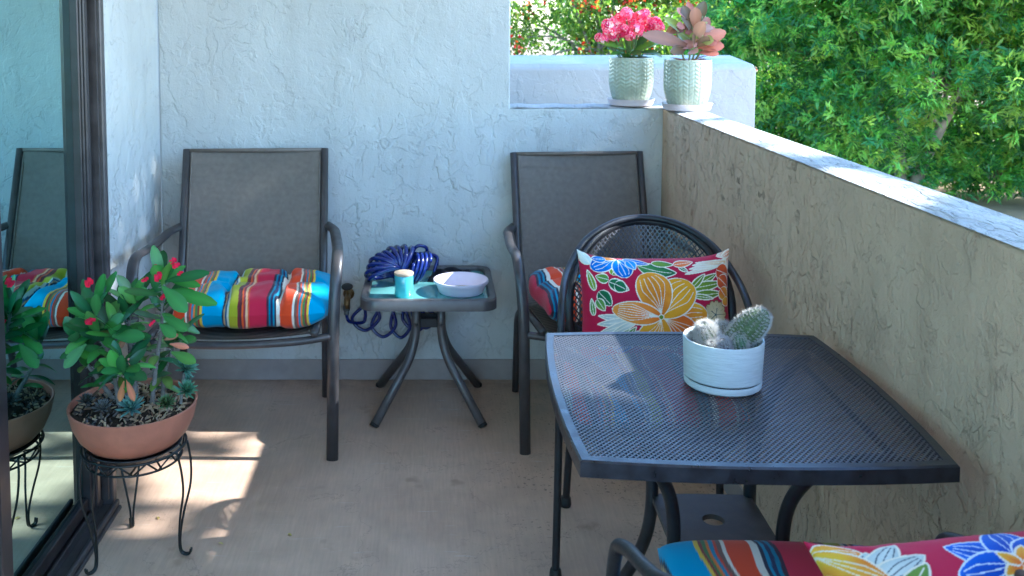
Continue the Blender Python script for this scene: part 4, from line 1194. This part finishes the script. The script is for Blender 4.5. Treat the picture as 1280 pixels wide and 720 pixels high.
fp2 = ledge_pot((L2[0], L2[1], ZC+.0065), .15, 'sage green knit-textured pot with thick salmon-pink leaves')
# pink blossoms
mb = MB(); cols = []; gm = MB(); gc = []; sm = MB()
def l1(u, v, dy=0): p = at_y(u, v, L1[1]+dy); Mi = fp1.matrix_basis.inverted(); return Mi @ p
def l2(u, v, dy=0): p = at_y(u, v, L2[1]+dy); Mi = fp2.matrix_basis.inverted(); return Mi @ p
heads = [(770,30,.0,.028), (785,22,.02,.028), (800,24,-.01,.026), (815,30,.02,.024), (824,34,.0,.018), (778,38,-.03,.024), (760,35,.01,.020), (793,36,-.03,.022), (755,50,-.02,.016), (783,16,.0,.02), (806,18,.03,.02), (766,44,-.02,.02), (787,44,-.035,.018), (749,47,.02,.014)]
for k in range(16):
    a = k*2.4; q = math.sqrt((k+.5)/16)
    heads.append((787+36*q*math.cos(a), 31+13*q*math.sin(a)+(6 if math.cos(a) < -.5 else 0), .045*q*math.sin(a*1.7), .021))
for (u, v, dy, r) in heads:
    c = l1(u, v, dy)
    sm.tube(cr([(c.x*.25, c.y*.25, .16), (c.x*.7, c.y*.7, (.16+c.z)*.55), tuple(c)], 5), .0022, 6)
    for k in range(48):
        d = Vector((random.gauss(0,1), random.gauss(0,1), random.gauss(.4,.9))).normalized(); p = c+d*r
        col = vary(random.choice([(.72,.07,.22), (.80,.14,.32), (.62,.035,.15), (.85,.34,.50), (.88,.62,.70), (.82,.22,.40)]), .12)
        e = d.orthogonal().normalized(); e = Matrix.Rotation(random.random()*6, 3, d) @ e; f = d.cross(e)
        for q in range(4):
            a = q*PI/2; dd = e*math.cos(a)+f*math.sin(a)
            leaf_mesh(mb, cols, p, dd+d*.35, d, .0105, .0095, col, droop=.1, fold=.1, ns=2, obov=False)
mb.build('blossoms', M['petal'], fp1, cols=cols)
sm.build('stems', simple('green_stem', (.12,.2,.05), .6), fp1)
GL = [(.10,.22,.03), (.06,.16,.03), (.16,.28,.04), (.05,.12,.025), (.12,.14,.03)]
for (u0,v0,u1,v1,dy,W) in [(782,62,752,50,-.04,.05), (790,66,815,52,-.03,.04), (785,66,800,66,-.06,.035), (800,66,822,64,-.04,.035), (780,66,765,66,-.05,.03), (795,64,805,44,.0,.035), (775,64,760,58,.02,.03), (805,62,825,50,.02,.035), (790,62,786,48,.0,.03), (800,60,812,40,.03,.03), (786,68,790,62,-.07,.03), (815,66,828,70,.0,.03)]:
    a_, b_ = l1(u0, v0, dy*.5), l1(u1, v1, dy); leaf_mesh(gm, gc, a_, b_-a_, (random.gauss(0,.4), -.5, .8), (b_-a_).length*1.05, W, vary(random.choice(GL)), droop=.15)
for k in range(22):
    a = k*2.4; leaf_mesh(gm, gc, (0,0,.165), (math.cos(a), math.sin(a), random.uniform(.3,1.0)), (0,0,1), random.uniform(.05,.085), random.uniform(.025,.04), vary(random.choice(GL)), droop=.4)
gm.build('leaves', M['leaf'], fp1, cols=gc)
# salmon succulent
mb = MB(); cols = []; sm = MB()
PK = [(.30,.115,.085), (.36,.15,.115), (.25,.085,.065), (.13,.085,.055), (.38,.20,.16)]
spec = [(862,58,812,42,-.05,.062,PK[1]), (866,52,836,22,.02,.05,(.22,.30,.05)), (868,52,878,30,-.06,.055,PK[4]), (870,55,904,40,-.02,.05,PK[1]), (872,60,902,56,-.03,.05,PK[2]), (864,40,856,10,.0,.045,PK[3]), (866,38,880,4,.03,.045,PK[3]), (858,60,842,64,-.06,.04,PK[3]),
        (866,62,868,46,-.07,.045,PK[3]), (860,66,870,64,-.08,.04,PK[4]), (874,66,896,66,-.05,.042,PK[2]), (864,60,848,40,.03,.04,(.26,.28,.06)), (870,44,886,24,.02,.045,PK[2]), (866,30,862,4,.02,.04,PK[2]), (872,58,884,48,-.06,.045,PK[3]), (870,50,892,34,.04,.045,PK[0]), (862,56,840,54,-.02,.04,PK[0]), (868,36,870,12,-.02,.045,PK[0])]
for (u0,v0,u1,v1,dy,W,c) in spec:
    a_, b_ = l2(u0, v0, dy*.4), l2(u1, v1, dy); leaf_mesh(mb, cols, a_, b_-a_, (random.gauss(0,.4), -.8, .5), (b_-a_).length*1.1, W*.98, vary(c, .12), droop=.12, fold=.25, ns=8)
for k in range(20):
    bu, bv = random.uniform(850, 882), random.uniform(22, 62); a = random.uniform(0, 2*PI)
    tu, tv = bu+random.uniform(16, 26)*math.cos(a), bv-abs(random.uniform(6, 22)*math.sin(a))+4; dy = random.uniform(-.06, .05)
    a_, b_ = l2(bu, bv, dy*.6), l2(tu, tv, dy)
    leaf_mesh(mb, cols, a_, b_-a_, (random.gauss(0,.5), -.8, .6), (b_-a_).length*1.1, random.uniform(.030, .046), vary(random.choice(PK+[(.22,.25,.07), (.16,.13,.08)]), .15), droop=.15, fold=.25, ns=7)
for k in range(16):
    a = k*2.4; leaf_mesh(mb, cols, (0,0,.16), (math.cos(a), math.sin(a), random.uniform(.2,.9)), (0,0,1), random.uniform(.05,.08), random.uniform(.03,.045), vary(random.choice(PK), .2), droop=.3, fold=.25, ns=6)
mb.build('leaves', M['leaf'], fp2, cols=cols)
for (u, v, dy) in ((866,30,.0), (878,20,.02), (846,40,.0), (890,44,0)):
    b_ = l2(u, v, dy); sm.tube(cr([(0,0,.15), (b_.x*.4, b_.y*.4, .19), tuple(b_)], 5), .004, 7)
sm.build('stems', simple('olive_stem', (.2,.2,.09), .6), fp2)

# ------------------------------------------------------------------ dry leaves on the floor
def fallen(u, v, c, label):
    p = at_z(u, v, .0); mb = MB(); cols = []
    leaf_mesh(mb, cols, (-.008,0,.0015), (1,.2,.1), (0,0,1), .017, .008, c, droop=.1, fold=.5)
    o = mb.build('fallen_leaf', M['leaf'], cols=cols, loc=tuple(p)); o.rotation_euler = (0,0,random.random()*6)
    tag(o, label, 'leaf', 'dry leaves on the floor')
fallen(277, 680, (.45,.38,.16), 'curled tan leaf lying in the sunlit patch of floor'); fallen(197, 648, (.34,.26,.09), 'tiny tan leaf on the floor between the feet of the wire stand'); fallen(363, 669, (.40,.33,.10), 'small yellowish leaf on the shaded floor right of the sunlit patch')

# ------------------------------------------------------------------ TREES
HOLES = [  # (y', z') windows cut along the sun in the unseen shade tree's crown, placing sun patches
    (1.74, 2.18, 1.085, 1.42), (2.70, 3.02, 1.02, 1.34), (2.50, 2.70, 1.25, 1.34), (3.06, 3.36, 1.05, 1.20), (3.10, 3.45, 1.20, 1.30), (3.0, 3.1, 1.48, 1.60),
    (3.45, 3.60, 1.0, 1.27), (3.69, 3.95, 1.0, 1.27), (2.35, 3.57, 1.0, 1.11)]
def sun_proj(P):
    t = (P[:, 0]-.95)/SUN.x
    return P[:, 1]-t*SUN.y, P[:, 2]-t*SUN.z
def leaves_obj(name, P, D, Nn, Ln, W, col, parent, quad_fold=.2, mat=None):
    """many diamond leaves in one mesh; arrays"""
    n = len(P)
    D = D/np.linalg.norm(D, axis=1, keepdims=True); Nn = Nn-D*(Nn*D).sum(1, keepdims=True); Nn /= np.linalg.norm(Nn, axis=1, keepdims=True)+1e-9
    S = np.cross(D, Nn); Ln = Ln[:, None]; W = W[:, None]
    v = np.empty((n, 4, 3)); v[:, 0] = P; v[:, 1] = P+D*Ln*.55+S*W*.5+Nn*W*quad_fold; v[:, 2] = P+D*Ln-Nn*Ln*.08; v[:, 3] = P+D*Ln*.55-S*W*.5+Nn*W*quad_fold
    me = bpy.data.meshes.new(name); me.vertices.add(n*4); me.vertices.foreach_set('co', v.reshape(-1))
    # two triangles folded along the midrib
    idx = (np.arange(n)*4)[:, None]+np.array([0, 1, 2, 0, 2, 3]); me.loops.add(n*6); me.loops.foreach_set('vertex_index', idx.reshape(-1))
    me.polygons.add(n*2); me.polygons.foreach_set('loop_start', np.arange(n*2)*3); me.polygons.foreach_set('loop_total', np.full(n*2, 3))
    me.update(calc_edges=True); me.validate()
    at = me.color_attributes.new('Col', 'FLOAT_COLOR', 'POINT'); arr = np.ones((n, 4, 4), np.float32); arr[:, :, :3] = col[:, None, :]
    at.data.foreach_set('color', arr.reshape(-1)); me.materials.append(mat or M['tree_leaf'])
    o = bpy.data.objects.new(name, me); C.objects.link(o)
    if parent: o.parent = parent
    return o
def rdir(n): d = rng.normal(size=(n, 3)); return d/np.linalg.norm(d, axis=1, keepdims=True)
def crown_points(n, c, rad, lobes, lr, surf=.55):
    c = np.array(c); rad = np.array(rad)
    lc = rdir(lobes)*(rng.random((lobes, 1))**.4)*rad+c
    k = rng.integers(0, lobes, n); d = rdir(n); rr = lr*(surf+(1-surf)*rng.random((n, 1)))*(.7+.6*rng.random((lobes, 1)))[k]
    return lc[k]+d*rr*np.array([1, 1, .8]), d, lc
def pal(n, cols, a=.3):
    cols = np.array(cols); c = cols[rng.integers(0, len(cols), n)]*(1+rng.uniform(-a, a, (n, 1))); return np.clip(c, 0, 1)
def carve(P, keep=.02):
    y, z = sun_proj(P); m = np.zeros(len(P), bool)
    for (a, b, c, d) in HOLES: m |= (y > a) & (y < b) & (z > c) & (z < d)
    return ~(m & (rng.random(len(P)) > keep))
def limbs(root, pos, top, lc, r0, nl=14, forks=1, name='trunk', clear=None):
    mb = MB(); base = Vector(pos)
    for f in range(forks):
        off = Vector(((f-(forks-1)/2)*r0*3.0, 0, 0)) if forks > 1 else Vector((0,0,0)); T = Vector(top)+off*4
        pth = cr([base+off*.4, base.lerp(T, .35)+off+Vector((random.gauss(0,.05), random.gauss(0,.05), 0)), base.lerp(T, .7)+off*1.5+Vector((random.gauss(0,.1), random.gauss(0,.1), 0)), T], 6)
        n_ = len(pth); mb.tube(pth, [r0*(1-.7*i/(n_-1)) for i in range(n_)], 9)
        for i in range(nl):
            q = lc[rng.integers(0, len(lc))]*.9+np.array(top)*.1; s = pth[int(n_*(.3+.6*random.random()))]; E = Vector(q)
            mid = s.lerp(E, .5)+Vector((0, 0, .12*(E-s).length))
            p2 = cr([s, mid, E], 5)
            if clear is not None and not clear(np.array([tuple(Vector(root.location)+w_) for w_ in p2])): continue
            mb.tube(p2, [r0*.38*(1-.75*k/(len(p2)-1)) for k in range(len(p2))], 6)
    return mb.build(name, M['trunk'], root)
def tree(name, pos, c, rad, n, lobes, lr, lsize, asp, cols, label, group, trunk_r=.07, forks=1, spray=0, carved=False, berries=0, up=.2):
    root = empty(name, pos, 0, label, 'tree' if 'tree' in name else 'bush', group)
    P, d, lc = crown_points(n, c, rad, lobes, lr)
    if spray:    # leaf sprays: 'spray' narrow leaves fanning from each twig end
        P = np.repeat(P, spray, 0); d = np.repeat(d, spray, 0); tw = np.repeat(pal(n, cols), spray, 0)
        D = d*.7+rdir(len(P))*.9; D[:, 2] += up
        P = P+rng.normal(size=P.shape)*.02; col = np.clip(tw*(1+rng.uniform(-.2, .2, (len(P), 1))), 0, 1)
    else:
        D = d+rdir(n)*.9; D[:, 2] -= up; col = pal(n, cols)
    if carved:
        dn = D/np.linalg.norm(D, axis=1, keepdims=True); k = carve(P) & carve(P+dn*lsize*.5) & carve(P+dn*lsize); P, D, col = P[k], D[k], col[k]
    k = P[:, 2] > -.1; P, D, col = P[k], D[k], col[k]
    Nn = rdir(len(P)); Nn[:, 2] += .8
    ls = lsize*(.7+.6*rng.random(len(P)))
    lo = leaves_obj('crown', P-np.array(pos), D, Nn, ls, ls*asp, col, root)
    limbs(root, (0,0,0), tuple(np.array((pos[0]*.4+c[0]*.6, pos[1]*.4+c[1]*.6, c[2]))-np.array(pos)), lc-np.array(pos), trunk_r, forks=forks, clear=(lambda Q: carve(Q, 0).all()) if carved else None)
    if berries:
        cc = lc[rng.integers(0, len(lc), berries//14)]; cd = rdir(len(cc)); cd[:, 1] -= .8; cd /= np.linalg.norm(cd, axis=1, keepdims=True)
        bc = np.repeat(cc+cd*lr*(.75+.35*rng.random((len(cc), 1))), 14, 0); bp = bc+rng.normal(size=bc.shape)*.05
        leaves_obj('berries', bp-np.array(pos), rdir(len(bp)), rdir(len(bp)), np.full(len(bp), .042), np.full(len(bp), .042), pal(len(bp), [(.55,.035,.02), (.65,.09,.03), (.5,.02,.03)], .2), root)
    return root
GREEN = [(.11,.32,.085), (.075,.27,.11), (.16,.40,.085), (.07,.22,.08), (.22,.44,.09), (.30,.50,.12), (.34,.50,.10), (.05,.16,.05)]
YEL = [(.2,.36,.045), (.28,.42,.05), (.15,.31,.045), (.34,.46,.08), (.09,.22,.04)]
tree('shrub_tree', (4.05, 8.15, -.15), (4.45, 8.1, 1.75), (2.3, 1.2, 1.75), 22000, 120, .5, .074, .24, GREEN, 'big dense feathery green tree with two pale stems, right of the neighbour wall', 'trees beyond the parapet', .055, 2, spray=14, up=.15)
tree('shrub_tree', (8.2, 10.9, -.15), (7.7, 10.7, 1.9), (2.2, 1.3, 1.9), 11000, 90, .6, .082, .24, GREEN, 'blue-green feathery tree at the right edge behind the parapet', 'trees beyond the parapet', .07, 1, spray=14)
tree('leafy_tree', (3.6, 13.2, -.15), (3.8, 13.2, 2.1), (1.7, 1.2, 2.1), 26000, 40, .6, .085, .55, YEL, 'sunlit yellow-green leafy tree above the end of the neighbour wall', 'trees beyond the parapet', .08)
tree('berry_bush', (1.95, 10.4, -.15), (1.75, 10.4, 1.35), (1.75, .9, 1.5), 30000, 60, .42, .06, .5, [(.10,.20,.03), (.14,.27,.035), (.20,.31,.05), (.26,.34,.08), (.05,.12,.03)], 'bush speckled with red berries behind the neighbour wall', 'trees beyond the parapet', .05, berries=2600)
tree('leafy_tree', (7.4, 16.6, -.15), (7.2, 16.6, 2.6), (2.6, 1.4, 2.6), 26000, 40, .8, .10, .55, YEL+GREEN, 'bright mixed-green tree glimpsed through gaps behind the feathery tree', 'trees beyond the parapet', .1)
tree('leafy_tree', (11.6, 14.6, -.15), (11.3, 14.6, 2.8), (2.4, 1.6, 2.8), 20000, 40, .8, .11, .5, GREEN, 'dark green tree farthest right, behind the blue-green feathery tree', 'trees beyond the parapet', .1)
tree('shade_tree', (7.0, 5.4, -.15), (6.2, 2.4, 5.75), (1.9, 3.6, 1.7), 30000, 70, .75, .13, .5, GREEN, 'tall broad shade tree out of view beyond the parapet, crown gapped to shape the sun patches', 'trees beyond the parapet', .14, carved=True)  # unseen tree placed to block the sun, crown carved to let patches through
hb = empty('low_bush', (3.5, 9.6, -.15), 0, 'bright yellow-green bush filling the gap below the tree beside the neighbour wall', 'bush', 'trees beyond the parapet')
P, d, lc = crown_points(16000, (3.45, 9.6, .35), (1.2, .4, .55), 34, .36)
P = P[P[:, 2] > -.14]; lsz = .07*(.7+.6*rng.random(len(P)))
leaves_obj('foliage', P-np.array((3.5, 9.6, -.15)), rdir(len(P)), rdir(len(P))+np.array([0,0,1]), lsz, lsz*.45, pal(len(P), YEL+GREEN), hb)
lb = empty('low_bush', (5.6, 9.6, -.15), 0, 'low dark bush at the foot of the feathery trees by the path', 'bush', 'trees beyond the parapet')
P, d, lc = crown_points(5000, (5.6, 9.6, .15), (.8, .3, .3), 16, .28)
P = P[P[:, 2] > -.14]; lsz = .08*(.7+.6*rng.random(len(P)))
leaves_obj('foliage', P-np.array((5.6, 9.6, -.15)), rdir(len(P)), rdir(len(P))+np.array([0,0,1]), lsz, lsz*.4, pal(len(P), GREEN), lb)

# ------------------------------------------------------------------ LIGHT + WORLD
w = bpy.data.worlds.new('World'); scn.world = w; w.use_nodes = True
nt = w.node_tree; sky = nt.nodes.new('ShaderNodeTexSky'); sky.sky_type = 'NISHITA'; sky.sun_disc = False
sky.sun_elevation = EL; sky.sun_rotation = PI/2-AZ; sky.air_density = 1.2; sky.dust_density = .3; sky.ozone_density = 4.0
L(nt, sky.outputs[0], nt.nodes['Background'].inputs['Color']); nt.nodes['Background'].inputs['Strength'].default_value = .15
sd = bpy.data.lights.new('sun', 'SUN'); sd.energy = 2.8; sd.angle = R(.5); sd.color = (1, .94, .85)
so = bpy.data.objects.new('sun', sd); C.objects.link(so); so.rotation_euler = SUN.to_track_quat('Z', 'Y').to_euler(); so.location = (8, 0, 8)
scn.view_settings.view_transform = 'Standard'; scn.view_settings.look = 'None'; scn.view_settings.gamma = 1; scn.view_settings.use_curve_mapping = False
scn.view_settings.exposure = 2.78
scn.view_settings.use_white_balance = True; scn.view_settings.white_balance_temperature = 5560; scn.view_settings.white_balance_tint = 6
scn.cycles.max_bounces = 10; scn.cycles.diffuse_bounces = 6; scn.cycles.transparent_max_bounces = 16; scn.cycles.glossy_bounces = 5
scn.cycles.use_denoising = True
scn.cycles.sample_clamp_indirect = 8
